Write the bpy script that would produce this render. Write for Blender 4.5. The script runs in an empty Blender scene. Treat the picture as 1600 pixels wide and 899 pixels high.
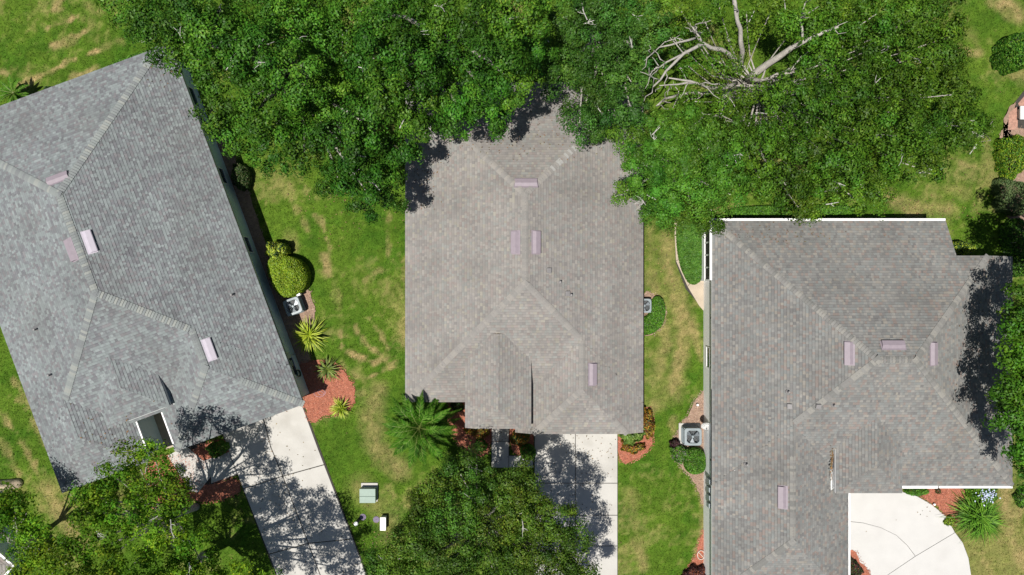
import bpy, bmesh, math, random
import numpy as np
from mathutils import Vector, Matrix

random.seed(7)
RNG = np.random.default_rng(11)
SC = bpy.context.scene
COL = SC.collection

# ------------------------------------------------------------------ camera, sky, sun, exposure
CAM_H = 40.0
FPX = 1080.0                      # focal length in pixels of the 1600 px wide photograph
cam_d = bpy.data.cameras.new('camera')
cam = bpy.data.objects.new('camera', cam_d)
COL.objects.link(cam)
cam.location = (0, 0, CAM_H)
cam.rotation_euler = (0, 0, 0)    # a drone looking straight down, north at the top
cam_d.sensor_width = 36.0
cam_d.lens = 36.0 * FPX / 1600.0
cam_d.clip_end = 2000
SC.camera = cam

SUN_S = Vector((0.215, 0.20, -1.0))          # a shadow falls this far per metre of height
elev = math.atan2(1.0, math.hypot(SUN_S.x, SUN_S.y))
azim = math.atan2(-SUN_S.x, -SUN_S.y)        # towards the sun, from +Y, clockwise
world = bpy.data.worlds.new('World')
SC.world = world
world.use_nodes = True
wn = world.node_tree.nodes
sky = wn.new('ShaderNodeTexSky')
sky.sky_type = 'NISHITA'
sky.sun_disc = False
sky.sun_elevation = elev
sky.sun_rotation = azim
wn['Background'].inputs['Strength'].default_value = 0.05
world.node_tree.links.new(sky.outputs['Color'], wn['Background'].inputs['Color'])
sun_d = bpy.data.lights.new('sun', 'SUN')
sun_d.energy = 5.0
sun_d.angle = math.radians(0.5)
sun_d.color = (1.0, 0.96, 0.89)
sun = bpy.data.objects.new('sun', sun_d)
COL.objects.link(sun)
sun.location = (-20, -20, 60)
sun.rotation_euler = SUN_S.to_track_quat('-Z', 'Y').to_euler()
SC.view_settings.view_transform = 'Standard'
SC.view_settings.look = 'None'
SC.view_settings.exposure = 0.2
SC.view_settings.gamma = 1.0
SC.view_settings.use_curve_mapping = False


# ------------------------------------------------------------------ helpers
def P(px, py, z=0.0):
    """pixel of the photograph at height z -> world point"""
    k = (CAM_H - z) / FPX
    return Vector(((px - 800.0) * k, -(py - 449.5) * k, z))


def P2(px, py, z=0.0):
    v = P(px, py, z)
    return (v.x, v.y)


def link(o, parent=None):
    COL.objects.link(o)
    if parent is not None:
        o.parent = parent
    return o


def tag(o, label, cat, group=None, kind=None):
    if label:
        o['label'] = label
    if cat:
        o['category'] = cat
    if group:
        o['group'] = group
    if kind:
        o['kind'] = kind
    return o


def empty(name, loc, rz=0.0, label=None, cat=None, group=None):
    o = bpy.data.objects.new(name, None)
    o.empty_display_size = 0.3
    o.location = loc
    o.rotation_euler = (0, 0, rz)
    link(o)
    return tag(o, label, cat, group)


def mesh_obj(name, verts, faces, mat, parent=None, loc=None, smooth=False):
    me = bpy.data.meshes.new(name)
    me.from_pydata([tuple(v) for v in verts], [], faces)
    me.update()
    if smooth:
        for p in me.polygons:
            p.use_smooth = True
    if mat:
        me.materials.append(mat)
    o = bpy.data.objects.new(name, me)
    if loc is not None:
        o.location = loc
    return link(o, parent)


def bm_obj(name, bm, mat, parent=None, loc=None, smooth=False):
    me = bpy.data.meshes.new(name)
    bmesh.ops.recalc_face_normals(bm, faces=bm.faces[:])
    bm.to_mesh(me)
    bm.free()
    if smooth:
        for p in me.polygons:
            p.use_smooth = True
    if mat:
        me.materials.append(mat)
    o = bpy.data.objects.new(name, me)
    if loc is not None:
        o.location = loc
    return link(o, parent)


def bm_box(bm, x0, x1, y0, y1, z0, z1, bevel=0.0, mtx=None):
    r = bmesh.ops.create_cube(bm, size=1.0)
    vs = r['verts']
    for v in vs:
        v.co = Vector(((x0 + x1) / 2 + v.co.x * (x1 - x0), (y0 + y1) / 2 + v.co.y * (y1 - y0),
                       (z0 + z1) / 2 + v.co.z * (z1 - z0)))
    if bevel > 0:
        es = list({e for v in vs for e in v.link_edges})
        rb = bmesh.ops.bevel(bm, geom=es, offset=bevel, segments=2, affect='EDGES', profile=0.6)
        vs = list({v for f in rb['faces'] for v in f.verts} | {v for v in vs if v.is_valid})
    if mtx is not None:
        for v in vs:
            v.co = mtx @ v.co
    return vs


def bm_tube(bm, pts, radii, seg=8, cap=True):
    pts = [Vector(p) for p in pts]
    rings = []
    for i, p in enumerate(pts):
        if i == 0:
            d = pts[1] - pts[0]
        elif i == len(pts) - 1:
            d = pts[-1] - pts[-2]
        else:
            d = pts[i + 1] - pts[i - 1]
        d.normalize()
        a = d.cross(Vector((0.13, 0.31, 0.94)))
        if a.length < 1e-3:
            a = d.cross(Vector((1, 0, 0)))
        a.normalize()
        b = d.cross(a)
        rings.append([bm.verts.new(p + (a * math.cos(t) + b * math.sin(t)) * radii[i])
                      for t in [2 * math.pi * k / seg for k in range(seg)]])
    for r0, r1 in zip(rings[:-1], rings[1:]):
        for k in range(seg):
            bm.faces.new((r0[k], r0[(k + 1) % seg], r1[(k + 1) % seg], r1[k]))
    if cap:
        bm.faces.new(list(reversed(rings[0])))
        bm.faces.new(rings[-1])


def bm_prism(bm, poly, z0, z1):
    a = sum(p[0] * q[1] - q[0] * p[1] for p, q in zip(poly, poly[1:] + poly[:1]))
    if a < 0:
        poly = poly[::-1]
    lo = [bm.verts.new((x, y, z0)) for x, y in poly]
    hi = [bm.verts.new((x, y, z1)) for x, y in poly]
    n = len(poly)
    bm.faces.new(hi)
    bm.faces.new(lo[::-1])
    for i in range(n):
        bm.faces.new((lo[i], lo[(i + 1) % n], hi[(i + 1) % n], hi[i]))


def inset_poly(poly, d):
    a = sum(p[0] * q[1] - q[0] * p[1] for p, q in zip(poly, poly[1:] + poly[:1]))
    if a < 0:
        poly = poly[::-1]
    n = len(poly)
    out = []
    for i in range(n):
        p0, p1, p2 = Vector(poly[i - 1]), Vector(poly[i]), Vector(poly[(i + 1) % n])
        e0 = (p1 - p0).normalized()
        e1 = (p2 - p1).normalized()
        n0 = Vector((-e0.y, e0.x))
        n1 = Vector((-e1.y, e1.x))
        m = n0 + n1
        k = d / max(0.3, 1 + n0.dot(n1))
        out.append(tuple(p1 + m * k))
    return out


def prism(name, poly, z0, z1, mat, parent=None, origin=None):
    bm = bmesh.new()
    if origin is not None:
        poly = [(x - origin[0], y - origin[1]) for x, y in poly]
    bm_prism(bm, list(poly), z0, z1)
    return bm_obj(name, bm, mat, parent)


def smooth_poly(poly, it=2):
    for _ in range(it):
        q = []
        for a, b in zip(poly, poly[1:] + poly[:1]):
            q.append((a[0] * .75 + b[0] * .25, a[1] * .75 + b[1] * .25))
            q.append((a[0] * .25 + b[0] * .75, a[1] * .25 + b[1] * .75))
        poly = q
    return poly


def inside(poly, x, y):
    """vectorised point in polygon"""
    x = np.asarray(x); y = np.asarray(y)
    r = np.zeros(x.shape, bool)
    n = len(poly)
    for i in range(n):
        x0, y0 = poly[i]
        x1, y1 = poly[(i + 1) % n]
        if y0 == y1:
            continue
        c = ((y0 > y) != (y1 > y)) & (x < (x1 - x0) * (y - y0) / (y1 - y0) + x0)
        r ^= c
    return r


# ------------------------------------------------------------------ materials
def new_mat(name):
    m = bpy.data.materials.new(name)
    m.use_nodes = True
    return m, m.node_tree.nodes, m.node_tree.links


def mat(name, base=(0.5, 0.5, 0.5), rough=0.8, attr=None, var=0.25, scale=6.0, fine=60.0, fine_amt=0.2,
        bump=0.0, bump_scale=60.0, metal=0.0, spec=0.5, trans=0.0, tint=None, tint_scale=1.5, tint_amt=0.0):
    m, N, L = new_mat(name)
    bs = N['Principled BSDF']
    tc = N.new('ShaderNodeTexCoord')
    if attr:
        a = N.new('ShaderNodeAttribute')
        a.attribute_name = attr
        col = a.outputs['Color']
    else:
        r = N.new('ShaderNodeRGB')
        r.outputs[0].default_value = (*base, 1)
        col = r.outputs[0]
    if tint is not None:
        n0 = N.new('ShaderNodeTexNoise')
        n0.inputs['Scale'].default_value = tint_scale
        n0.inputs['Detail'].default_value = 5
        L.new(tc.outputs['Object'], n0.inputs['Vector'])
        cr = N.new('ShaderNodeValToRGB')
        cr.color_ramp.elements[0].position = 0.45
        cr.color_ramp.elements[1].position = 0.7
        cr.color_ramp.elements[1].color = (tint_amt,) * 3 + (1,)
        L.new(n0.outputs['Fac'], cr.inputs['Fac'])
        mx = N.new('ShaderNodeMix')
        mx.data_type = 'RGBA'
        mx.inputs['B'].default_value = (*tint, 1)
        L.new(cr.outputs['Color'], mx.inputs['Factor'])
        L.new(col, mx.inputs['A'])
        col = mx.outputs['Result']
    for sc_, amt in ((scale, var), (fine, fine_amt)):
        if amt <= 0:
            continue
        nz = N.new('ShaderNodeTexNoise')
        nz.inputs['Scale'].default_value = sc_
        nz.inputs['Detail'].default_value = 4
        L.new(tc.outputs['Object'], nz.inputs['Vector'])
        mr = N.new('ShaderNodeMapRange')
        mr.inputs['From Min'].default_value = 0.25
        mr.inputs['From Max'].default_value = 0.75
        mr.inputs['To Min'].default_value = 1 - amt
        mr.inputs['To Max'].default_value = 1 + amt
        L.new(nz.outputs['Fac'], mr.inputs['Value'])
        mu = N.new('ShaderNodeVectorMath')
        mu.operation = 'SCALE'
        L.new(col, mu.inputs[0])
        L.new(mr.outputs['Result'], mu.inputs['Scale'])
        col = mu.outputs['Vector']
    L.new(col, bs.inputs['Base Color'])
    bs.inputs['Roughness'].default_value = rough
    bs.inputs['Metallic'].default_value = metal
    bs.inputs['Specular IOR Level'].default_value = spec
    if bump > 0:
        nb = N.new('ShaderNodeTexNoise')
        nb.inputs['Scale'].default_value = bump_scale
        nb.inputs['Detail'].default_value = 5
        L.new(tc.outputs['Object'], nb.inputs['Vector'])
        b = N.new('ShaderNodeBump')
        b.inputs['Strength'].default_value = bump
        b.inputs['Distance'].default_value = 0.05
        L.new(nb.outputs['Fac'], b.inputs['Height'])
        L.new(b.outputs['Normal'], bs.inputs['Normal'])
    if trans > 0:
        tr = N.new('ShaderNodeBsdfTranslucent')
        sc2 = N.new('ShaderNodeVectorMath')
        sc2.operation = 'MULTIPLY'
        sc2.inputs[1].default_value = (1.25, 1.35, 0.7)
        L.new(col, sc2.inputs[0])
        L.new(sc2.outputs['Vector'], tr.inputs['Color'])
        ms = N.new('ShaderNodeMixShader')
        ms.inputs['Fac'].default_value = trans
        L.new(bs.outputs['BSDF'], ms.inputs[1])
        L.new(tr.outputs['BSDF'], ms.inputs[2])
        L.new(ms.outputs['Shader'], N['Material Output'].inputs['Surface'])
    return m


M = {}
M['leaf'] = mat('leaf', attr='Col', rough=0.5, var=0, fine_amt=0, trans=0.16, spec=0.2)
M['soft_leaf'] = mat('soft_leaf', attr='Col', rough=0.6, var=0, fine_amt=0, trans=0.32, spec=0.12)
M['palm_leaf'] = mat('palm_leaf', attr='Col', rough=0.55, var=0, fine_amt=0, trans=0.2, spec=0.05)
M['shingle'] = mat('shingle', attr='Col', rough=0.95, var=0.13, scale=0.45, fine=40, fine_amt=0.10, spec=0.2,
                   tint=(.11, .105, .095), tint_scale=.35, tint_amt=.22)
M['bark'] = mat('bark', (0.36, 0.335, 0.30), 0.9, var=0.25, scale=3, fine=25, fine_amt=0.3, bump=0.5, bump_scale=18)
M['dead_twig'] = mat('dead_twig', (0.50, 0.48, 0.45), 0.9, var=0.2, scale=4)
M['concrete'] = mat('concrete', (0.47, 0.455, 0.425), 0.9, var=0.06, scale=1.3, fine=30, fine_amt=0.06,
                    tint=(0.33, 0.31, 0.28), tint_scale=0.8, tint_amt=0.5, bump=0.08, bump_scale=80)
M['pale_concrete'] = mat('pale_concrete', (0.51, 0.50, 0.485), 0.9, var=0.04, scale=1.3, fine=30, fine_amt=0.05,
                    tint=(0.45, 0.435, 0.415), tint_scale=0.7, tint_amt=0.3, bump=0.08, bump_scale=80)
M['tan_concrete'] = mat('tan_concrete', (0.42, 0.35, 0.27), 0.9, var=0.12, scale=2, fine=30, fine_amt=0.1)
M['soil'] = mat('soil', (0.045, 0.04, 0.035), 0.95)
M['mulch'] = mat('mulch', (0.36, 0.125, 0.075), 0.95, var=0.25, scale=5, fine=35, fine_amt=0.35, bump=0.8, bump_scale=40)
M['brown_mulch'] = mat('brown_mulch', (0.30, 0.20, 0.145), 0.95, var=0.25, scale=5, fine=30, fine_amt=0.3, bump=0.8, bump_scale=35)
M['chip'] = mat('chip', attr='Col', rough=0.9, var=0, fine_amt=0)
M['white_metal'] = mat('white_metal', (0.78, 0.78, 0.78), 0.45, var=0.04, fine_amt=0.03)
M['wall_green'] = mat('wall_green', (0.54, 0.66, 0.67), 0.9, var=0.06, fine_amt=0.08, bump=0.1)
M['wall_tan'] = mat('wall_tan', (0.5, 0.45, 0.37), 0.9, var=0.06, fine_amt=0.08, bump=0.1)
M['wall_white'] = mat('wall_white', (0.86, 0.86, 0.85), 0.85, var=0.05, fine_amt=0.06, bump=0.1)
M['fascia_grey'] = mat('fascia_grey', (0.40, 0.42, 0.42), 0.7, var=0.05, fine_amt=0.05)
M['fascia_tan'] = mat('fascia_tan', (0.46, 0.41, 0.34), 0.7, var=0.05, fine_amt=0.05)
M['fascia_white'] = mat('fascia_white', (0.7, 0.7, 0.69), 0.6, var=0.05, fine_amt=0.05)
M['glass'] = mat('glass', (0.03, 0.05, 0.07), 0.08, var=0, fine_amt=0, spec=0.8)
M['vent_metal'] = mat('vent_metal', (0.25, 0.21, 0.24), 0.6, var=0.08, fine_amt=0.05, metal=0.0)
M['vent_sunlit'] = mat('vent_sunlit', (0.43, 0.395, 0.45), 0.5, var=0.06, fine_amt=0.05)  # same vents made paler: bright sunlit look of two east-slope ones put into colour
M['vent_dark'] = mat('vent_dark', (0.03, 0.025, 0.03), 0.7, var=0, fine_amt=0)
M['pipe_lead'] = mat('pipe_lead', (0.22, 0.21, 0.21), 0.6, var=0.1)
M['ac_casing'] = mat('ac_casing', (0.23, 0.27, 0.29), 0.45, var=0.06, fine_amt=0.05)
M['ac_dark'] = mat('ac_dark', (0.03, 0.032, 0.035), 0.6, var=0.1)
M['ac_blade'] = mat('ac_blade', (0.16, 0.18, 0.20), 0.35, metal=0.3, var=0.1)
M['utility_green'] = mat('utility_green', (0.21, 0.29, 0.245), 0.55, var=0.08, fine_amt=0.05)
M['lid_purple'] = mat('lid_purple', (0.17, 0.14, 0.21), 0.8, var=0.15)
M['hose_green'] = mat('hose_green', (0.02, 0.06, 0.04), 0.4, var=0.1)
M['hose_tan'] = mat('hose_tan', (0.62, 0.55, 0.48), 0.5, var=0.1)
M['hose_pink'] = mat('hose_pink', (0.40, 0.22, 0.24), 0.5, var=0.1)
M['rock'] = mat('rock', (0.45, 0.36, 0.26), 0.9, var=0.25, scale=3, bump=0.5, bump_scale=8)
M['door'] = mat('door', (0.20, 0.06, 0.04), 0.5, var=0.1)
M['brick'] = mat('brick', (0.36, 0.2, 0.15), 0.9, var=0.3, scale=8, fine=30, fine_amt=0.3)


def set_face_colors(me, cols):
    at = me.attributes.new('Col', 'FLOAT_COLOR', 'FACE')
    c = np.ones((len(cols), 4), np.float32)
    c[:, :3] = cols
    at.data.foreach_set('color', c.ravel())


def quad_mesh(name, quads, cols, material, parent=None, loc=None, kind=None, origin=None):
    """quads (N,4,3) -> one mesh with a colour per face"""
    n = len(quads)
    q = np.asarray(quads, np.float32)
    if origin is not None:
        q = q - np.asarray(origin, np.float32)
    me = bpy.data.meshes.new(name)
    me.vertices.add(4 * n)
    me.vertices.foreach_set('co', q.reshape(-1))
    me.loops.add(4 * n)
    me.loops.foreach_set('vertex_index', np.arange(4 * n, dtype=np.int32))
    me.polygons.add(n)
    me.polygons.foreach_set('loop_start', np.arange(0, 4 * n, 4, dtype=np.int32))
    me.update(calc_edges=True)
    set_face_colors(me, cols)
    me.materials.append(material)
    o = bpy.data.objects.new(name, me)
    if loc is not None:
        o.location = loc
    if kind:
        o['kind'] = kind
    return link(o, parent)


def unit(a):
    return a / np.maximum(np.linalg.norm(a, axis=-1, keepdims=True), 1e-6)


def leaf_quads(pos, nor, length, width, fold=0.25, axis=None):
    """folded rhombus leaves at pos, facing nor"""
    n = len(pos)
    if axis is None:
        axis = RNG.normal(size=(n, 3))
    t = unit(axis - nor * (axis * nor).sum(1, keepdims=True))
    b = np.cross(nor, t)
    L = (length * RNG.uniform(0.7, 1.3, n))[:, None]
    W = (width * RNG.uniform(0.7, 1.3, n))[:, None]
    up = nor * (W * fold)
    q = np.stack([pos - t * L * .5, pos + b * W * .5 + up, pos + t * L * .5, pos - b * W * .5 + up], 1)
    return q


def mix_cols(n, palette, weights=None, jitter=0.18):
    pal = np.asarray(palette, float)
    idx = RNG.choice(len(pal), size=n, p=weights)
    c = pal[idx]
    c = c * RNG.uniform(1 - jitter, 1 + jitter, (n, 1)) * RNG.uniform(0.93, 1.07, (n, 3))
    return np.clip(c, 0, 1)


def sphere_dirs(n, zmin=-1.0):
    z = RNG.uniform(zmin, 1, n)
    a = RNG.uniform(0, 2 * np.pi, n)
    s = np.sqrt(1 - z * z)
    return np.stack([s * np.cos(a), s * np.sin(a), z], 1)


# ------------------------------------------------------------------ the ground
def value_noise(x, y, cell, seed):
    r = np.random.default_rng(seed)
    g = r.random((256, 256))
    fx, fy = x / cell + 1000, y / cell + 1000
    ix, iy = np.floor(fx).astype(int), np.floor(fy).astype(int)
    tx, ty = fx - ix, fy - iy
    tx = tx * tx * (3 - 2 * tx)
    ty = ty * ty * (3 - 2 * ty)
    a = g[ix % 256, iy % 256]; b = g[(ix + 1) % 256, iy % 256]
    c = g[ix % 256, (iy + 1) % 256]; d = g[(ix + 1) % 256, (iy + 1) % 256]
    return (a * (1 - tx) + b * tx) * (1 - ty) + (c * (1 - tx) + d * tx) * ty


STROKES = [  # dry streaks in the lawn: pixel polyline, half width px, strength
    ([(75, 43), (105, 33), (135, 18)], 4, 1.0), ([(85, 72), (108, 63), (132, 50)], 7, 1.0), ([(85, 15), (98, -4)], 8, .9),
    ([(33, 133), (75, 112)], 7, .9), ([(75, 112), (110, 95), (152, 78)], 3.5, 1.0), ([(112, 122), (150, 106)], 6, .8),
    ([(0, 113), (12, 118)], 6, .7), ([(160, 75), (190, 62)], 6, .35), ([(130, 30), (135, 10)], 8, .4),
    ([(20, 590), (45, 635), (75, 700)], 5, .7), ([(0, 645), (30, 685), (60, 745)], 6, .75), ([(0, 690), (30, 740)], 8, .6),
    ([(70, 760), (95, 800), (130, 850)], 18, .75), ([(100, 775), (115, 790)], 10, .6), ([(28, 625), (55, 665)], 4, .6),
    ([(452, 285), (465, 330)], 5, .55), ([(490, 330), (502, 350), (515, 385)], 4, .75), ([(508, 400), (515, 432)], 7, .9),
    ([(473, 345), (486, 368)], 6, .65), ([(445, 265), (455, 300)], 7, .4), ([(520, 440), (530, 480)], 6, .45),
    ([(606, 330), (605, 375), (608, 412)], 4, .5), ([(570, 440), (592, 424)], 5, .5), ([(450, 365), (460, 390)], 8, .4),
    ([(532, 522), (537, 542), (556, 558), (580, 566), (600, 562), (611, 556)], 4.5, 1.0),
    ([(555, 512), (572, 540), (598, 556)], 4, .75), ([(572, 592), (598, 582), (620, 562), (630, 540), (631, 500)], 4, .95),
    ([(578, 500), (597, 525), (606, 548)], 3, .6), ([(628, 480), (631, 440), (632, 400)], 2.5, .55),
    ([(535, 570), (560, 590), (575, 600)], 6, .55), ([(590, 610), (578, 650), (590, 700), (625, 735)], 20, .55),
    ([(560, 760), (600, 800), (620, 850)], 22, .4), ([(540, 610), (570, 615)], 10, .4),
    ([(1040, 375), (1048, 430), (1068, 500), (1062, 570), (1048, 610)], 18, .75), ([(1018, 430), (1042, 540), (1025, 600)], 16, .55),
    ([(1055, 460), (1085, 520), (1095, 560)], 10, .8), ([(1020, 640), (1050, 600)], 14, .55), ([(1015, 345), (1020, 400)], 12, .35),
    ([(995, 850), (1005, 880)], 14, .65), ([(985, 770), (990, 790)], 14, .4), ([(1050, 655), (1062, 720)], 6, .7),
    ([(1090, 760), (1102, 800), (1095, 840), (1080, 890)], 4, .7),
    ([(1560, 5), (1590, 20)], 16, .9), ([(1500, 78), (1530, 82)], 9, .7), ([(1505, 45), (1520, 60)], 10, .3),
    ([(1570, 110), (1600, 120)], 12, .6), ([(1390, 310), (1420, 325), (1480, 330)], 14, .65), ([(1500, 255), (1520, 262)], 10, .7),
    ([(1480, 290), (1510, 300)], 12, .4), ([(1540, 215), (1545, 250)], 6, .4), ([(1420, 335), (1440, 338)], 6, .7),
    ([(1570, 770), (1580, 830), (1600, 880)], 20, .85), ([(1530, 860), (1545, 899)], 16, .7), ([(1595, 790), (1590, 820)], 12, .8),
    ([(1013, 180), (1012, 195)], 10, .8), ([(1560, 845), (1600, 860)], 12, .7), ([(1110, 330), (1150, 322)], 8, .7),
]


def build_ground():
    step = 0.125
    xs = np.arange(-31.5, 31.5001, step)
    ys = np.arange(-18.5, 18.5001, step)
    out = np.array([40, 60, 100, 180, 350.])
    xs = np.concatenate([-out[::-1], xs, out])
    ys = np.concatenate([-out[::-1] , ys, out])
    X, Y = np.meshgrid(xs, ys, indexing='ij')
    px = X * 27 + 800
    py = 449.5 - Y * 27
    wob = (value_noise(X, Y, 0.5, 3) - .5) * 9
    wob2 = (value_noise(X, Y, 0.22, 4) - .5) * 6
    brk = value_noise(X, Y, .8, 77)
    dry = np.zeros_like(X)
    for pts, w, s in STROKES:
        d = np.full(X.shape, 1e9)
        for (x0, y0), (x1, y1) in zip(pts[:-1], pts[1:]):
            dx, dy = x1 - x0, y1 - y0
            t = np.clip(((px - x0) * dx + (py - y0) * dy) / (dx * dx + dy * dy), 0, 1)
            d = np.minimum(d, np.hypot(px - x0 - t * dx, py - y0 - t * dy))
        f = np.clip(1.25 - (d + wob + wob2 + (brk - .45) * 7) / (w * 1.05), 0, 1) * np.clip(.35 + brk * 1.2, 0, 1)
        dry = np.maximum(dry, f * s * .85)
    n1 = value_noise(X, Y, 3.1, 21)
    n2 = value_noise(X, Y, 0.9, 22)
    n3 = value_noise(X, Y, 0.33, 23)
    n4 = value_noise(X, Y, 0.16, 24)
    regional = np.clip((px - 1350) / 120, 0, 1) * 0.17 * (py > 600) + np.clip((px - 1350) / 120, 0, 1) * 0.07
    mottled = np.clip((n1 * .42 + n2 * .30 + n3 * .20 + n4 * .22 - .64 + regional) * 1.6, 0, .38)
    dry = np.clip(np.maximum(dry * (0.60 + .3 * n3 + .35 * n4), mottled), 0, 1)
    g1 = np.array([0.046, 0.106, 0.008]); g2 = np.array([0.092, 0.156, 0.016]); st = np.array([0.36, 0.26, 0.125])
    lush = np.clip(n1 * .5 + value_noise(X, Y, 1.7, 31) * .6 + (n4 - .5) * .5 + regional, 0, 1)[..., None]
    c = g1 * (1 - lush) + g2 * lush
    weeds = np.clip(value_noise(X, Y, .42, 61) * value_noise(X, Y, 1.3, 62) * 2.2 - .75, 0, .32)
    c = c * (1 - weeds[..., None] * np.array([.75, .35, .6]))
    c = c * (0.66 + 0.42 * value_noise(X, Y, .13, 41) + .28 * n3)[..., None]
    c = c * (1 - dry[..., None]) + st * (0.78 + .44 * n4[..., None]) * dry[..., None]
    Z = (n2 - .5) * 0.02 - 0.012
    nx, ny = X.shape
    me = bpy.data.meshes.new('ground')
    v = np.stack([X, Y, Z], -1).reshape(-1, 3).astype(np.float32)
    me.vertices.add(len(v))
    me.vertices.foreach_set('co', v.ravel())
    i = np.arange(nx * ny).reshape(nx, ny)
    f = np.stack([i[:-1, :-1], i[1:, :-1], i[1:, 1:], i[:-1, 1:]], -1).reshape(-1, 4).astype(np.int32)
    me.loops.add(f.size)
    me.loops.foreach_set('vertex_index', f.ravel())
    me.polygons.add(len(f))
    me.polygons.foreach_set('loop_start', np.arange(0, f.size, 4, dtype=np.int32))
    me.update(calc_edges=True)
    at = me.attributes.new('Col', 'FLOAT_COLOR', 'POINT')
    cc = np.ones((len(v), 4), np.float32)
    cc[:, :3] = np.clip(c.reshape(-1, 3), 0, 1)
    at.data.foreach_set('color', cc.ravel())
    me.materials.append(mat('lawn_soil', attr='Col', rough=0.95, var=0.16, scale=7, fine=30, fine_amt=0.5, bump=1.0,
                            bump_scale=26, spec=0.1))
    o = bpy.data.objects.new('ground', me)
    o['kind'] = 'structure'
    link(o)

    # blades standing in the lawn wherever the photograph shows it open
    n = 300000
    bx = RNG.uniform(-30.5, 30.5, n)
    by = RNG.uniform(-17.5, 17.5, n)
    bpx, bpy_ = bx * 27 + 800, 449.5 - by * 27
    keep = np.ones(n, bool)
    for poly in NO_GRASS:
        keep &= ~inside(poly, bpx, bpy_)
    bx, by = bx[keep], by[keep]
    ii = np.clip(((bx + 31.5) / step).astype(int) + len(out), 0, nx - 1)
    jj = np.clip(((by + 18.5) / step).astype(int) + len(out), 0, ny - 1)
    col = c[ii, jj]
    n = len(bx)
    p0 = np.stack([bx, by, np.full(n, -0.02)], 1)
    d = sphere_dirs(n, 0.25)
    h = RNG.uniform(0.05, 0.11, n)[:, None]
    w = unit(np.cross(d, RNG.normal(size=(n, 3)))) * RNG.uniform(.010, .026, n)[:, None]
    q = np.stack([p0 - w, p0 + w, p0 + d * h + w * .3, p0 + d * h - w * .3], 1)
    cols = np.clip(col * RNG.uniform(.6, 1.6, (n, 1)) * RNG.uniform(.92, 1.08, (n, 3)), 0, 1)
    g = quad_mesh('grass', q, cols, M['soft_leaf'])
    tag(g, 'short mown lawn grass with straw coloured dry streaks', 'grass', kind='stuff')


# ------------------------------------------------------------------ houses
def clip_half(poly, f):
    """keep the part of a convex polygon where f(p) >= 0 (f affine)"""
    out = []
    n = len(poly)
    for i in range(n):
        a, b = poly[i], poly[(i + 1) % n]
        fa, fb = f(a), f(b)
        if fa >= -1e-9:
            out.append(a)
        if (fa > 1e-9 and fb < -1e-9) or (fa < -1e-9 and fb > 1e-9):
            t = fa / (fa - fb)
            out.append((a[0] + (b[0] - a[0]) * t, a[1] + (b[1] - a[1]) * t))
    return out


class Vol:
    """one hipped roof volume over a rectangle; sides W, E, S, N; offs lift a side's plane"""
    N2 = [(1, 0), (-1, 0), (0, 1), (0, -1)]

    def __init__(s, u0, u1, v0, v1, ze, pitch, offs=(0, 0, 0, 0), pieces=None, floor=None):
        s.r = (u0, u1, v0, v1)
        s.ze, s.p, s.offs = ze, pitch, offs
        s.pieces = pieces or [(u0, u1, v0, v1)]
        s.floor = floor if floor is not None else ze - 0.2

    def d(s, i, u, v):
        u0, u1, v0, v1 = s.r
        return ((u - u0), (u1 - u), (v - v0), (v1 - v))[i] + s.offs[i]

    def h(s, u, v):
        if not any(a - 1e-6 <= u <= b + 1e-6 and c - 1e-6 <= v <= e + 1e-6 for a, b, c, e in s.pieces):
            return None
        return s.ze + s.p * min(s.d(i, u, v) for i in range(4))

    def side(s, u, v):
        return min(range(4), key=lambda i: s.d(i, u, v))

    def facets(s):
        out = []
        for i in range(4):
            for a, b, c, e in s.pieces:
                poly = [(a, c), (b, c), (b, e), (a, e)]
                for j in range(4):
                    if j != i and len(poly) > 2:
                        poly = clip_half(poly, lambda q: s.d(j, *q) - s.d(i, *q))
                q = []
                for pt in poly:
                    if not q or math.dist(pt, q[-1]) > 1e-5:
                        q.append(pt)
                if len(q) > 2 and math.dist(q[0], q[-1]) < 1e-5:
                    q.pop()
                if len(q) > 2:
                    out.append((i, q))
        return out

    def plane(s, i):
        n = s.N2[i]
        u0, u1, v0, v1 = s.r
        base = (-u0, u1, -v0, v1)[i] + s.offs[i]
        return (n[0] * s.p, n[1] * s.p, s.ze + s.p * base)   # z = A u + B v + C


SHINGLE_LEN = 0.150


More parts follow.
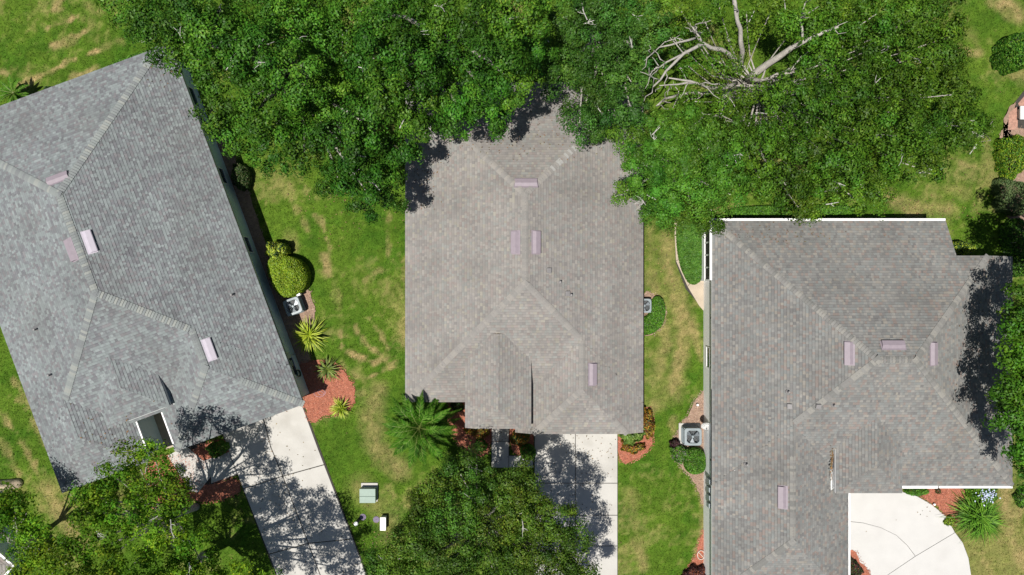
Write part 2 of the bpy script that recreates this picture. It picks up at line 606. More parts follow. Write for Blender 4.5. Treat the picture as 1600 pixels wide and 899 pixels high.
def build_house(name, label, origin, th, vols, outline, wall_mat, fascia_mat, pal, weights, cap_cols, cap_contrast,
                cap_step=0.15, cap_half=0.16, contrast=.75, cap_lift=.04, bright=None, tint=(1, 1, 1)):
    H = empty(name, (origin[0], origin[1], 0), th, label, 'house')
    rot = Matrix.Rotation(th, 3, 'Z')

    def to_world(u, v, z):
        return rot @ Vector((u, v, z)) + Vector((origin[0], origin[1], 0))

    def env(u, v, skip=None):
        best = None
        for k, vo in enumerate(vols):
            if k == skip:
                continue
            z = vo.h(u, v)
            if z is not None and (best is None or z > best[0]):
                best = (z, k)
        return best

    # roof body: deck, soffit and fascia
    bm = bmesh.new()
    for k, vo in enumerate(vols):
        fac = vo.facets()
        cnt = {}
        dz = -0.035 - 0.005 * k
        key = lambda p: (round(p[0], 3), round(p[1], 3))
        for i, poly in fac:
            for a, b in zip(poly, poly[1:] + poly[:1]):
                e = frozenset((key(a), key(b)))
                cnt[e] = cnt.get(e, 0) + 1
        for i, poly in fac:
            A, B, C = vo.plane(i)
            top = [bm.verts.new((u, v, A * u + B * v + C + dz)) for u, v in poly]
            bm.faces.new(top)
            bm.faces.new([bm.verts.new((u, v, vo.floor - .004 * k)) for u, v in poly][::-1])
            for a, b in zip(poly, poly[1:] + poly[:1]):
                if cnt[frozenset((key(a), key(b)))] == 1:
                    q = []
                    for (u, v), up in ((a, 0), (b, 0), (b, 1), (a, 1)):
                        q.append(bm.verts.new((u, v, (A * u + B * v + C + dz) if up else vo.floor - .004 * k)))
                    bm.faces.new(q)
    me = bpy.data.meshes.new('roof')
    bm.to_mesh(me)
    bm.free()
    me.materials.append(fascia_mat)
    roof = link(bpy.data.objects.new('roof', me), H)

    # shingle tabs: every course of every slope, each tab its own slab and tone
    verts, faces, cols = [], [], []
    pal = np.asarray(pal)
    pal = pal * np.asarray(tint)
    mean = np.average(pal, axis=0, weights=weights)
    for k, vo in enumerate(vols):
        cosp = 1 / math.sqrt(1 + vo.p ** 2)
        step = SHINGLE_LEN * cosp
        for i, poly in vo.facets():
            A, B, C = vo.plane(i)
            n2 = Vector(vo.N2[i])
            t2 = Vector((-n2.y, n2.x))
            ab = [(Vector(p).dot(t2), vo.d(i, *p) - vo.offs[i]) for p in poly]
            base = n2 * 0.0
            b_min, b_max = min(q[1] for q in ab), max(q[1] for q in ab)
            u0, u1, v0, v1 = vo.r
            ref = {0: u0, 1: -u1, 2: v0, 3: -v1}[i]     # n2 . p on the eave
            for c in range(int(b_min / step) - 1, int(b_max / step) + 1):
                s0, s1 = c * step, (c + 1) * step
                strip = clip_half(clip_half(ab, lambda q: q[1] - s0), lambda q: s1 - q[1])
                if len(strip) < 3:
                    continue
                a0, a1 = min(q[0] for q in strip), max(q[0] for q in strip)
                rr = random.Random(c * 977 + i * 31 + k * 7)
                a = a0 - rr.random() * 0.3
                while a < a1:
                    w = rr.choice((0.10, 0.13, 0.16, 0.20))
                    l0, l1 = max(a, a0), min(a + w, a1)
                    a += w
                    if l1 - l0 < 1e-3:
                        continue
                    tab = clip_half(clip_half(strip, lambda q: q[0] - l0), lambda q: l1 - q[0])
                    if len(tab) < 3:
                        continue
                    cm = (sum(q[0] for q in tab) / len(tab), sum(q[1] for q in tab) / len(tab))
                    pc = t2 * cm[0] + n2 * (ref + cm[1])
                    zc = A * pc.x + B * pc.y + C
                    skip = False
                    for k2, v2 in enumerate(vols):
                        if k2 == k:
                            continue
                        h2 = v2.h(pc.x, pc.y)
                        if h2 is None:
                            continue
                        if h2 > zc + 0.10:
                            skip = True
                        elif k2 < k and abs(h2 - zc) < 0.02 and v2.side(pc.x, pc.y) == i:
                            skip = True
                    if skip:
                        continue
                    tone = (pal[rr.choices(range(len(pal)), weights)[0]] * contrast + mean * (1 - contrast)) * rr.uniform(.9, 1.1)
                    thick = rr.choice((0.010, 0.012, 0.02))

                    def pt(q, lift):
                        p = t2 * q[0] + n2 * (ref + q[1])
                        f = 1 - (q[1] - s0) / step
                        return (p.x, p.y, A * p.x + B * p.y + C + 0.002 + f * lift)
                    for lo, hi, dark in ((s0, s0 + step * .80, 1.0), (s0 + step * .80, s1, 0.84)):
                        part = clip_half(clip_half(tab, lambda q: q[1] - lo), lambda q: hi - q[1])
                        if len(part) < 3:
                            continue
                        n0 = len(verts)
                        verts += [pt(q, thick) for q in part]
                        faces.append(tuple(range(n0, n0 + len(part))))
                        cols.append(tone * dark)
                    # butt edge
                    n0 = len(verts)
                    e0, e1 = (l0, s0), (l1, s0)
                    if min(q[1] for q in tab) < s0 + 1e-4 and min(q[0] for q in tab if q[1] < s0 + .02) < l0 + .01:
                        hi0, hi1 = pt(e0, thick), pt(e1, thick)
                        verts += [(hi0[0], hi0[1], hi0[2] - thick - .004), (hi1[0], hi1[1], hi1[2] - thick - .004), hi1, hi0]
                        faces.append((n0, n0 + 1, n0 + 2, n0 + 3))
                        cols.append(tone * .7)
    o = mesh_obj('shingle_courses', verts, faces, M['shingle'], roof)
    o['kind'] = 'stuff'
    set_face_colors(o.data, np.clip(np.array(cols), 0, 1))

    # ridge and hip cap shingles, one by one
    cap_meshes = {}

    def cap_mesh(tan_side, tone_id):
        key2 = (round(tan_side, 2), tone_id)
        if key2 in cap_meshes:
            return cap_meshes[key2]
        w, L_, t = cap_half, cap_step * 1.3, 0.014
        vs = []
        for (x, lift) in ((0, cap_lift), (L_, 0.012)):
            for y in (-w, -w * .35, w * .35, w):
                vs.append((x, y, lift - abs(y) * tan_side))
        for (x, lift) in ((0, cap_lift - .03), (L_, 0.0)):
            for y in (-w, -w * .35, w * .35, w):
                vs.append((x, y, lift - t - abs(y) * tan_side))
        fs = [(0, 4, 5, 1), (1, 5, 6, 2), (2, 6, 7, 3), (0, 1, 9, 8), (1, 2, 10, 9), (2, 3, 11, 10),
              (0, 8, 12, 4), (3, 7, 15, 11)]
        m2 = bpy.data.meshes.new('ridge_cap')
        m2.from_pydata(vs, [], [f[::-1] for f in fs])
        m2.update()
        m2.materials.append(M['shingle'])
        set_face_colors(m2, np.array([cap_cols[tone_id]] * len(fs)) * np.asarray(tint))
        cap_meshes[key2] = m2
        return m2

    caps = []
    for k, vo in enumerate(vols):
        for i, poly in vo.facets():
            for a, b in zip(poly, poly[1:] + poly[:1]):
                m = ((a[0] + b[0]) / 2, (a[1] + b[1]) / 2)
                js = [j for j in range(4) if j > i and abs(vo.d(j, *m) - vo.d(i, *m)) < 1e-4]
                if not js or math.dist(a, b) < .2:
                    continue
                j = js[0]
                za, zb = vo.h(*a), vo.h(*b)
                if za is None or zb is None:
                    continue
                p0, p1 = Vector((*a, za)), Vector((*b, zb))
                if p0.z > p1.z:
                    p0, p1 = p1, p0
                ridge = abs(p0.z - p1.z) < 1e-3
                if ridge and (p0.y + p0.x * .01) > (p1.y + p1.x * .01):
                    p0, p1 = p1, p0
                t = (p1 - p0).normalized()
                ni = Vector((-vo.plane(i)[0], -vo.plane(i)[1], 1)).normalized()
                nj = Vector((-vo.plane(j)[0], -vo.plane(j)[1], 1)).normalized()
                zc = (ni + nj).normalized()
                yc = zc.cross(t).normalized()
                ts = abs(ni.dot(yc)) / ni.dot(zc)
                mt = Matrix((t, yc, zc)).transposed().to_4x4()
                n = int((p1 - p0).length / cap_step)
                for q in range(n + 1):
                    p = p0 + t * (q * cap_step)
                    o2 = env(p.x, p.y, k)
                    if o2 and o2[0] > p.z - .01:
                        continue
                    w = to_world(*p)
                    x = 800 + w.x * FPX / (CAM_H - w.z)
                    y = 449.5 - w.y * FPX / (CAM_H - w.z)
                    if not (-12 < x < 1612 and -12 < y < 911):
                        continue
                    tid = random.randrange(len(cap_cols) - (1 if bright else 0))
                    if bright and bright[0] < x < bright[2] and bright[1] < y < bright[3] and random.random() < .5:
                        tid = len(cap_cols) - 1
                    m4 = mt.copy()
                    m4.translation = p
                    caps.append((cap_mesh(ts, tid), m4))
    caps = caps[:300]
    for m2, m4 in caps:
        c = bpy.data.objects.new('ridge_cap', m2)
        link(c, roof)
        c.matrix_local = m4

    # walls
    bm = bmesh.new()
    bm_prism(bm, outline, -0.05, 2.48)
    bm_obj('wall', bm, wall_mat, H)
    H_info = dict(H=H, roof=roof, env=env, vols=vols, origin=origin, th=th, to_world=to_world, rot=rot)
    return H_info


def to_local(hi, w):
    return hi['rot'].transposed() @ (Vector(w) - Vector((hi['origin'][0], hi['origin'][1], 0)))


def roof_point(hi, px, py):
    z = 3.5
    for _ in range(12):
        l = to_local(hi, P(px, py, z))
        e = hi['env'](l.x, l.y)
        if e is None:
            return None
        z = e[0]
    l = to_local(hi, P(px, py, z))
    vo = hi['vols'][e[1]]
    i = vo.side(l.x, l.y)
    A, B, C = vo.plane(i)
    n = Vector((-A, -B, 1)).normalized()
    up = Vector((*vo.N2[i], 0))
    up = (up - n * up.dot(n)).normalized()
    m = Matrix((up.cross(n), up, n)).transposed().to_4x4()    # x along eave, y upslope, z out of roof
    m.translation = Vector((l.x, l.y, A * l.x + B * l.y + C))
    return m


def roof_vent(hi, px, py, length=1.12, depth=0.42, hgt=0.13, metal='vent_metal'):
    m = roof_point(hi, px, py)
    bm = bmesh.new()
    hl = length / 2
    prof = [(depth * .5, 0.015), (depth * .15, hgt), (-depth * .42, hgt * 1.02), (-depth * .5, hgt * .82), (-depth * .5, hgt * .55),
            (-depth * .40, hgt * .55), (-depth * .40, 0.0), (depth * .5, 0.0)]
    L0 = [bm.verts.new((-hl, y, z)) for y, z in prof]
    L1 = [bm.verts.new((hl, y, z)) for y, z in prof]
    n = len(prof)
    for a in range(n):
        bm.faces.new((L0[a], L0[(a + 1) % n], L1[(a + 1) % n], L1[a]))
    bm.faces.new(L0)
    bm.faces.new(L1[::-1])
    # flange
    bm_box(bm, -hl - .05, hl + .05, -depth * .5 + .02, depth * .5 + .07, 0.012, 0.022)
    o = bm_obj('roof_vent', bm, M[metal], hi['roof'])
    o.matrix_local = m
    # dark throat under the lip
    bm = bmesh.new()
    bm_box(bm, -hl + .02, hl - .02, -depth * .40 - .012, -depth * .40 - .002, 0.02, hgt * .53)
    mesh_o = bm_obj('vent_throat', bm, M['vent_dark'], hi['roof'])
    mesh_o.matrix_local = m


def vent_pipe(hi, px, py, hood=False):
    m = roof_point(hi, px, py)
    if m is None:
        return
    bm = bmesh.new()
    loc = m.translation.copy()
    if hood:
        bm_box(bm, -.13, .13, -.12, .12, 0.01, .12, .02)
        o = bm_obj('vent_hood', bm, M['pipe_lead'], hi['roof'])
        o.matrix_local = m
    else:
        bm_tube(bm, [(0, 0, -.05), (0, 0, .03), (0, 0, .08)], [.12, .10, .06], 10)
        bm_tube(bm, [(0, 0, 0), (0, 0, .28)], [.05, .05], 10)
        bm_tube(bm, [(0, 0, .281), (0, 0, .284)], [.038, .038], 10)
        o = bm_obj('vent_pipe', bm, M['pipe_lead'], hi['roof'])
        o.location = loc


def roof_litter(hi, spots):
    """fallen leaves lying on the shingles: (px, py, spread x, spread y, count)"""
    pos, nor = [], []
    for px, py, sx, sy, n in spots:
        for _ in range(n):
            m = roof_point(hi, px + random.gauss(0, sx), py + random.gauss(0, sy))
            if m is None:
                continue
            z = m.col[2].to_3d()
            pos.append(m.translation + z * random.uniform(.02, .035))
            nor.append(z + Vector((random.gauss(0, .15), random.gauss(0, .15), 0)))
    q = leaf_quads(np.array([tuple(p) for p in pos]), unit(np.array([tuple(v) for v in nor])), .10, .055, .15)
    quad_mesh('leaf_litter', q, mix_cols(len(pos), [(.16, .09, .04), (.22, .12, .05), (.09, .06, .035), (.13, .11, .05)]), M['chip'], hi['roof'], kind='stuff')


def house_window(hi, centre, width, z0, z1, axis, out_sign, parent=None):
    """centre local (u,v) on the wall face; axis 'u' wall runs along u, 'v' along v"""
    bm = bmesh.new()
    f = 0.06

    def bx(a0, a1, b0, b1, d0, d1):
        if axis == 'v':
            xs = sorted((centre[0] + d0 * out_sign, centre[0] + d1 * out_sign))
            bm_box(bm, xs[0], xs[1], centre[1] + a0, centre[1] + a1, b0, b1)
        else:
            ys = sorted((centre[1] + d0 * out_sign, centre[1] + d1 * out_sign))
            bm_box(bm, centre[0] + a0, centre[0] + a1, ys[0], ys[1], b0, b1)
    w = width / 2
    bx(-w, w, z0, z0 + f, -.02, .06)
    bx(-w, w, z1 - f, z1, -.02, .05)
    bx(-w, -w + f, z0 + f, z1 - f, -.02, .05)
    bx(w - f, w, z0 + f, z1 - f, -.02, .05)
    bx(-w + f, w - f, (z0 + z1) / 2 - .025, (z0 + z1) / 2 + .025, -.02, .045)
    wn_ = bm_obj('window', bm, M['fascia_white'], hi['H'])
    bm = bmesh.new()
    bx(-w + f, w - f, z0 + f, (z0 + z1) / 2 - .025, -.01, .02)
    bx(-w + f, w - f, (z0 + z1) / 2 + .025, z1 - f, -.01, .02)
    bm_obj('pane', bm, M['glass'], wn_)


def local_part(hi, name, boxes, material, parent=None, bevel=0.0):
    bm = bmesh.new()
    for b in boxes:
        bm_box(bm, *b, bevel=bevel)
    return bm_obj(name, bm, material, parent or hi['H'])


PAL_C = [(.27, .245, .22), (.235, .215, .20), (.30, .275, .245), (.245, .25, .23), (.265, .215, .195), (.215, .20, .19), (.31, .285, .23)]
W_C = [5, 5, 3, 4, 2.2, 2.5, 1.5]
PAL_L = [(.22, .24, .245), (.185, .195, .205), (.275, .305, .305), (.165, .16, .175), (.24, .27, .27), (.205, .19, .20), (.15, .15, .16)]
W_L = [5, 4, 3.2, 3, 4, 2.5, 1.5]
PAL_R = [(.225, .22, .205), (.19, .185, .175), (.265, .25, .225), (.205, .215, .205), (.245, .19, .165), (.165, .16, .155), (.28, .25, .21)]
W_R = [5, 5, 3, 4, 2.6, 3, 1.5]


def build_houses():
    out = {}
    # ---- the middle house
    c = (0.7, 1.5)

    def sh(u0, u1, v0, v1):
        return (u0 - c[0], u1 - c[0], v0 - c[1], v1 - c[1])
    vols = [Vol(*sh(-5.78, 7.10, -6.2, 11.1), 2.6, .43),
            Vol(*sh(.17, 7.10, -7.84, -1.6), 2.6, .43, (0, 0, .93, 99)),
            Vol(*sh(-2.47, 1.01, -7.38, -2.4), 3.63, .43, (0, 0, .6, 99), floor=3.43)]
    ol = [(-5.45, 10.75), (6.75, 10.75), (6.75, -7.45), (.55, -7.45), (.55, -5.9), (-5.45, -5.9)]
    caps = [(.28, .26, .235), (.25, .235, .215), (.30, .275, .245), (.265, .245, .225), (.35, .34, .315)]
    hi = build_house('house', 'middle house with grey brown shingle hip roof and straight side eaves', c, 0.0, vols,
                     [(a - c[0], b - c[1]) for a, b in ol], M['wall_tan'], M['fascia_tan'], PAL_C, W_C, caps, .1, contrast=.6, bright=(862, 228, 912, 278), tint=(.90, .92, .95))
    for p in [(822, 286), (805, 379), (838, 379), (926, 585)]:
        roof_vent(hi, *p)
    vent_pipe(hi, 857, 423, True); vent_pipe(hi, 875, 441); vent_pipe(hi, 886, 459, True); vent_pipe(hi, 892, 461)
    a = sh(-2.35, .88, -7.2, -2.6)
    local_part(hi, 'entry_wall', [(a[0], a[1], a[2], a[3], 2.35, 3.5)], M['wall_tan'])
    for x in (-2.1, .3):
        local_part(hi, 'porch_column', [(x - c[0] - .16, x - c[0] + .16, -7.02 - c[1], -6.7 - c[1], -.05, 2.36)], M['fascia_white'], bevel=.02)
    local_part(hi, 'garage_door', [(1.2 - c[0], 6.1 - c[0], -7.50 - c[1], -7.44 - c[1], 0, 2.15)], M['fascia_white'])
    local_part(hi, 'door', [(-1.1 - c[0], -.15 - c[0], -5.95 - c[1], -5.89 - c[1], 0.02, 2.1)], M['door'])
    for y in (7, 3, -2):
        house_window(hi, (-5.45 - c[0], y - c[1]), 1.1, .9, 2.1, 'v', -1)
        house_window(hi, (6.75 - c[0], y - c[1]), 1.1, .9, 2.1, 'v', 1)
    out['mid'] = hi

    # ---- the turned house on the left
    th = math.radians(20.3)
    O = (-22.847, 4.734)
    vols = [Vol(-6.9, 7.03, -12.1, 6.35, 2.6, .39, (0, 0, .2, .55)),
            Vol(-.3, 7.03, -14.38, -7.6, 2.6, .39, (0, 0, 0, 99)),
            Vol(-6.9, -1.85, -14.36, -8.5, 2.6, .39, (0, 0, 0, 99)),
            Vol(-2.83, .63, -11.93, -7.9, 3.42, .39, (0, 0, 0, 99), floor=3.22)]
    ol = [(-6.55, 6.0), (6.68, 6.0), (6.68, -14.03), (.05, -14.03), (.05, -11.7), (-2.2, -11.7), (-2.2, -14.0), (-6.55, -14.0)]
    caps = [(.28, .30, .29), (.235, .25, .25), (.31, .32, .30), (.25, .27, .265), (.205, .215, .22)]
    hi = build_house('house', 'left house with blue grey shingle roof, turned at an angle', O, th, vols, ol,
                     M['wall_green'], M['fascia_grey'], PAL_L, W_L, caps, .3, cap_half=.18, contrast=.72, cap_lift=.055, cap_step=.14, tint=(.84, .85, .85))
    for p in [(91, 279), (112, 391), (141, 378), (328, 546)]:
        roof_vent(hi, *p, metal='vent_sunlit' if p[0] in (141, 328) else 'vent_metal')
    for p in [(364, 461), (58, 515), (80, 586)]:
        vent_pipe(hi, *p)
    local_part(hi, 'entry_wall', [(-2.70, .50, -11.78, -8.0, 2.40, 3.28)], M['wall_green'])
    local_part(hi, 'porch_floor', [(-2.2, .05, -14.2, -11.7, -.02, .10)], M['tan_concrete'])
    local_part(hi, 'door', [(-1.6, -.6, -11.76, -11.69, .1, 2.15)], M['door'])
    local_part(hi, 'garage_door', [(1.1, 5.9, -14.09, -14.02, 0, 2.15)], M['fascia_white'])
    for sgn in ((-1.86, -1.77), (-.38, -.29)):
        local_part(hi, 'gutter', [(sgn[0], sgn[1], -14.3, -12.12, 2.50, 2.6)], M['white_metal'])
    for px, py in ((358, 268), (389, 380)):
        l = to_local(hi, P(px, py, 1.5))
        house_window(hi, (6.68, l.y), 1.0, .75, 2.1, 'v', 1)
    for y in (3.9, 2.2, -12.2):
        house_window(hi, (6.68, y), 1.2, .75, 2.1, 'v', 1)
    # meter box and conduit on the east wall
    l = to_local(hi, P(458, 553, 1.4))
    local_part(hi, 'meter_box', [(6.66, 6.80, l.y - .16, l.y + .16, 1.1, 1.75)], M['fascia_grey'], bevel=.01)
    local_part(hi, 'meter_box', [(6.66, 6.78, l.y - .62, l.y - .30, 1.2, 1.6)], M['ac_casing'], bevel=.01)
    bm = bmesh.new()
    bm_tube(bm, [(6.72, l.y - .02, 0), (6.72, l.y - .02, 1.12)], [.025, .025], 8)
    bm_obj('conduit', bm, M['fascia_grey'], hi['H'])
    out['left'] = hi

    # ---- the house on the right
    c = (18.0, -4.0)
    v1m = 3.6
    m = sh(10.8, 27.0, -10.7, v1m)
    vols = [Vol(*m, 2.7, .47, pieces=[(m[0], 23.4 - c[0], m[2], m[3]), (23.4 - c[0], m[1], m[2], 1.68 - c[1])]),
            Vol(*sh(10.8, 18.15, -16.75, -5.5), 2.7, .47, (0, 0, 0, 99)),
            Vol(*sh(16.97, 20.43, -10.77, -6.3), 3.80, .47, (0, 0, 0, 99), floor=3.6)]
    ol = [(11.08, 3.3), (23.1, 3.3), (23.1, 1.4), (26.65, 1.4), (26.65, -10.35), (17.8, -10.35), (17.8, -16.4), (11.08, -16.4)]
    caps = [(.25, .24, .22), (.19, .185, .17), (.28, .265, .235), (.22, .21, .195)]
    hi = build_house('house', 'right house with mottled brown grey roof and white gutters', c, 0.0, vols,
                     [(a - c[0], b - c[1]) for a, b in ol], M['wall_white'], M['fascia_white'], PAL_R, W_R, caps, .15, tint=(.88, .90, .93), contrast=.7)
    for p in [(1326, 552), (1395, 539), (1458, 553), (1222, 777)]:
        roof_vent(hi, *p)
    vent_pipe(hi, 1230, 612); vent_pipe(hi, 1234, 635, True); vent_pipe(hi, 1278, 634, True); vent_pipe(hi, 1301, 633); vent_pipe(hi, 1165, 725)
    a = sh(17.08, 20.32, -10.62, -6.5)
    local_part(hi, 'entry_wall', [(a[0], a[1], a[2], a[3], 2.45, 3.66)], M['wall_white'])
    local_part(hi, 'gutter', [(m[0] - .02, 23.4 - c[0], m[3] + .003, m[3] + .13, 2.57, 2.69)], M['white_metal'])
    local_part(hi, 'gutter', [(m[0] - .12, m[0] - .003, .40 - c[1], m[3], 2.57, 2.69)], M['white_metal'])
    local_part(hi, 'gutter', [(20.5 - c[0], 23.0 - c[0], -10.86 - c[1], -10.705 - c[1], 2.55, 2.67)], M['white_metal'])
    local_part(hi, 'gutter', [(23.05 - c[0], 27.0 - c[0], -10.83 - c[1], -10.705 - c[1], 2.60, 2.72)], M['white_metal'])
    local_part(hi, 'gutter', [(18.153 - c[0], 18.27 - c[0], -16.7 - c[1], -10.9 - c[1], 2.55, 2.68)], M['white_metal'])
    # screened porch at the north west corner: sill wall, posts, screens
    X0 = 10.90 - c[0]
    local_part(hi, 'porch_sill', [(X0, X0 + .15, .38 - c[1], 3.3 - c[1], -.05, .85)], M['wall_white'])
    for k in range(5):
        y = .42 + k * .70 - c[1]
        local_part(hi, 'porch_post', [(X0 + .02, X0 + .10, y - .04, y + .04, .85, 2.5)], M['white_metal'])
        if k < 4:
            local_part(hi, 'screen', [(X0 + .05, X0 + .07, y + .04, y + .66, .87, 2.48)], M['vent_dark'])
    local_part(hi, 'porch_rail', [(X0 + .015, X0 + .105, .38 - c[1], 3.26 - c[1], 2.5, 2.58)], M['white_metal'])
    for px, py in ((1105, 560),):
        y = P(px, py, 1.5).y - c[1]
        house_window(hi, (11.08 - c[0], y), 1.2, .7, 2.0, 'v', -1)
    for px, py, h in ((1107, 750, .5), (1107, 763, .38), (1108, 775, .45), (1108, 788, .3)):
        y = P(px, py, 1.3).y - c[1]
        local_part(hi, 'meter_box', [(10.92 - c[0], 11.10 - c[0], y - .13, y + .13, 1.3 - h / 2, 1.3 + h / 2 + .2)], M['ac_casing'], bevel=.01)
    for px, py in ((1106, 497), (1106, 720)):
        y = P(px, py, 2.0).y - c[1]
        local_part(hi, 'wall_lamp', [(10.95 - c[0], 11.10 - c[0], y - .06, y + .06, 1.8, 2.0)], M['ac_dark'], bevel=.01)
    local_part(hi, 'garage_door', [(17.78 - c[0], 17.86 - c[0], -16.0 - c[1], -11.2 - c[1], 0, 2.15)], M['fascia_white'])
    for x in (21.6, 24.6):
        house_window(hi, (x - c[0], -10.35 - c[1]), 1.3, .7, 2.1, 'u', -1)
    out['right'] = hi

    # ---- corner of one more house, bottom left
    k0 = P(18, 885, 2.6)
    th4 = math.radians(-41)
    ux = Vector((math.cos(th4), math.sin(th4)))
    uy = Vector((-ux.y, ux.x))
    w4, d4 = 9.0, 8.0
    cc = Vector((k0.x, k0.y)) - ux * (w4 / 2) - uy * (d4 / 2)
    vols = [Vol(-w4 / 2, w4 / 2, -d4 / 2, d4 / 2, 2.6, .38)]
    ol = [(-w4 / 2 + .35, -d4 / 2 + .35), (w4 / 2 - .35, -d4 / 2 + .35), (w4 / 2 - .35, d4 / 2 - .35), (-w4 / 2 + .35, d4 / 2 - .35)]
    hi = build_house('house', 'corner of a grey roofed house with white gutter at bottom left edge', (cc.x, cc.y), th4, vols, ol,
                     M['wall_green'], M['fascia_white'], PAL_C, W_C, [(.28, .26, .24), (.24, .23, .21)], .1)
    local_part(hi, 'gutter', [(-w4 / 2, w4 / 2 + .1, d4 / 2 + .003, d4 / 2 + .12, 2.49, 2.6)], M['white_metal'])
    local_part(hi, 'gutter', [(w4 / 2 + .003, w4 / 2 + .12, -d4 / 2, d4 / 2, 2.49, 2.6)], M['white_metal'])
    return out


# ------------------------------------------------------------------ paving and beds
def paving(name, outline, panels, gap, material, z=0.035):
    o = P2(*outline[0])
    root = prism(name, [P2(*p) for p in inset_poly(outline, -0.2)], -0.06, 0.012, M['soil'])
    root['kind'] = 'structure'
    for pl in panels:
        poly = inset_poly([P2(*p) for p in pl], gap / 2)
        bm = bmesh.new()
        bm_prism(bm, poly, -0.05, z)
        top = max(bm.faces, key=lambda f: f.calc_center_median().z)
        bmesh.ops.bevel(bm, geom=list(top.edges), offset=.008, segments=1, affect='EDGES')
        bm_obj('concrete_panel', bm, material, root)
    return root


BEDS = []


def bed(poly, label_mat, z=0.022, chips=0, pal=None, name='mulch_bed'):
    poly = smooth_poly([P2(*p) for p in poly], 2)
    # ragged border
    poly = [(x + random.uniform(-.07, .07), y + random.uniform(-.07, .07)) for x, y in poly]
    o = prism(name, poly, -0.05, z + random.uniform(0, .004), label_mat)
    o['kind'] = 'structure'
    if chips:
        xs = np.array([p[0] for p in poly]); ys = np.array([p[1] for p in poly])
        x = RNG.uniform(xs.min(), xs.max(), chips * 3); y = RNG.uniform(ys.min(), ys.max(), chips * 3)
        k = inside(inset_poly(poly, -.13), x, y)
        x, y = x[k][:chips], y[k][:chips]
        n = len(x)
        pos = np.stack([x, y, np.full(n, z + .012)], 1)
        nor = unit(np.stack([RNG.normal(0, .35, n), RNG.normal(0, .35, n), np.ones(n)], 1))
        q = leaf_quads(pos, nor, .085, .035, 0.1)
        c = quad_mesh('mulch_chips', q, mix_cols(n, pal), M['chip'], o)
        c['kind'] = 'stuff'


RED = [(.42, .15, .09), (.33, .10, .06), (.50, .22, .15), (.24, .08, .05)]
BRN = [(.34, .23, .17), (.25, .17, .12), (.42, .31, .24), (.20, .13, .10)]


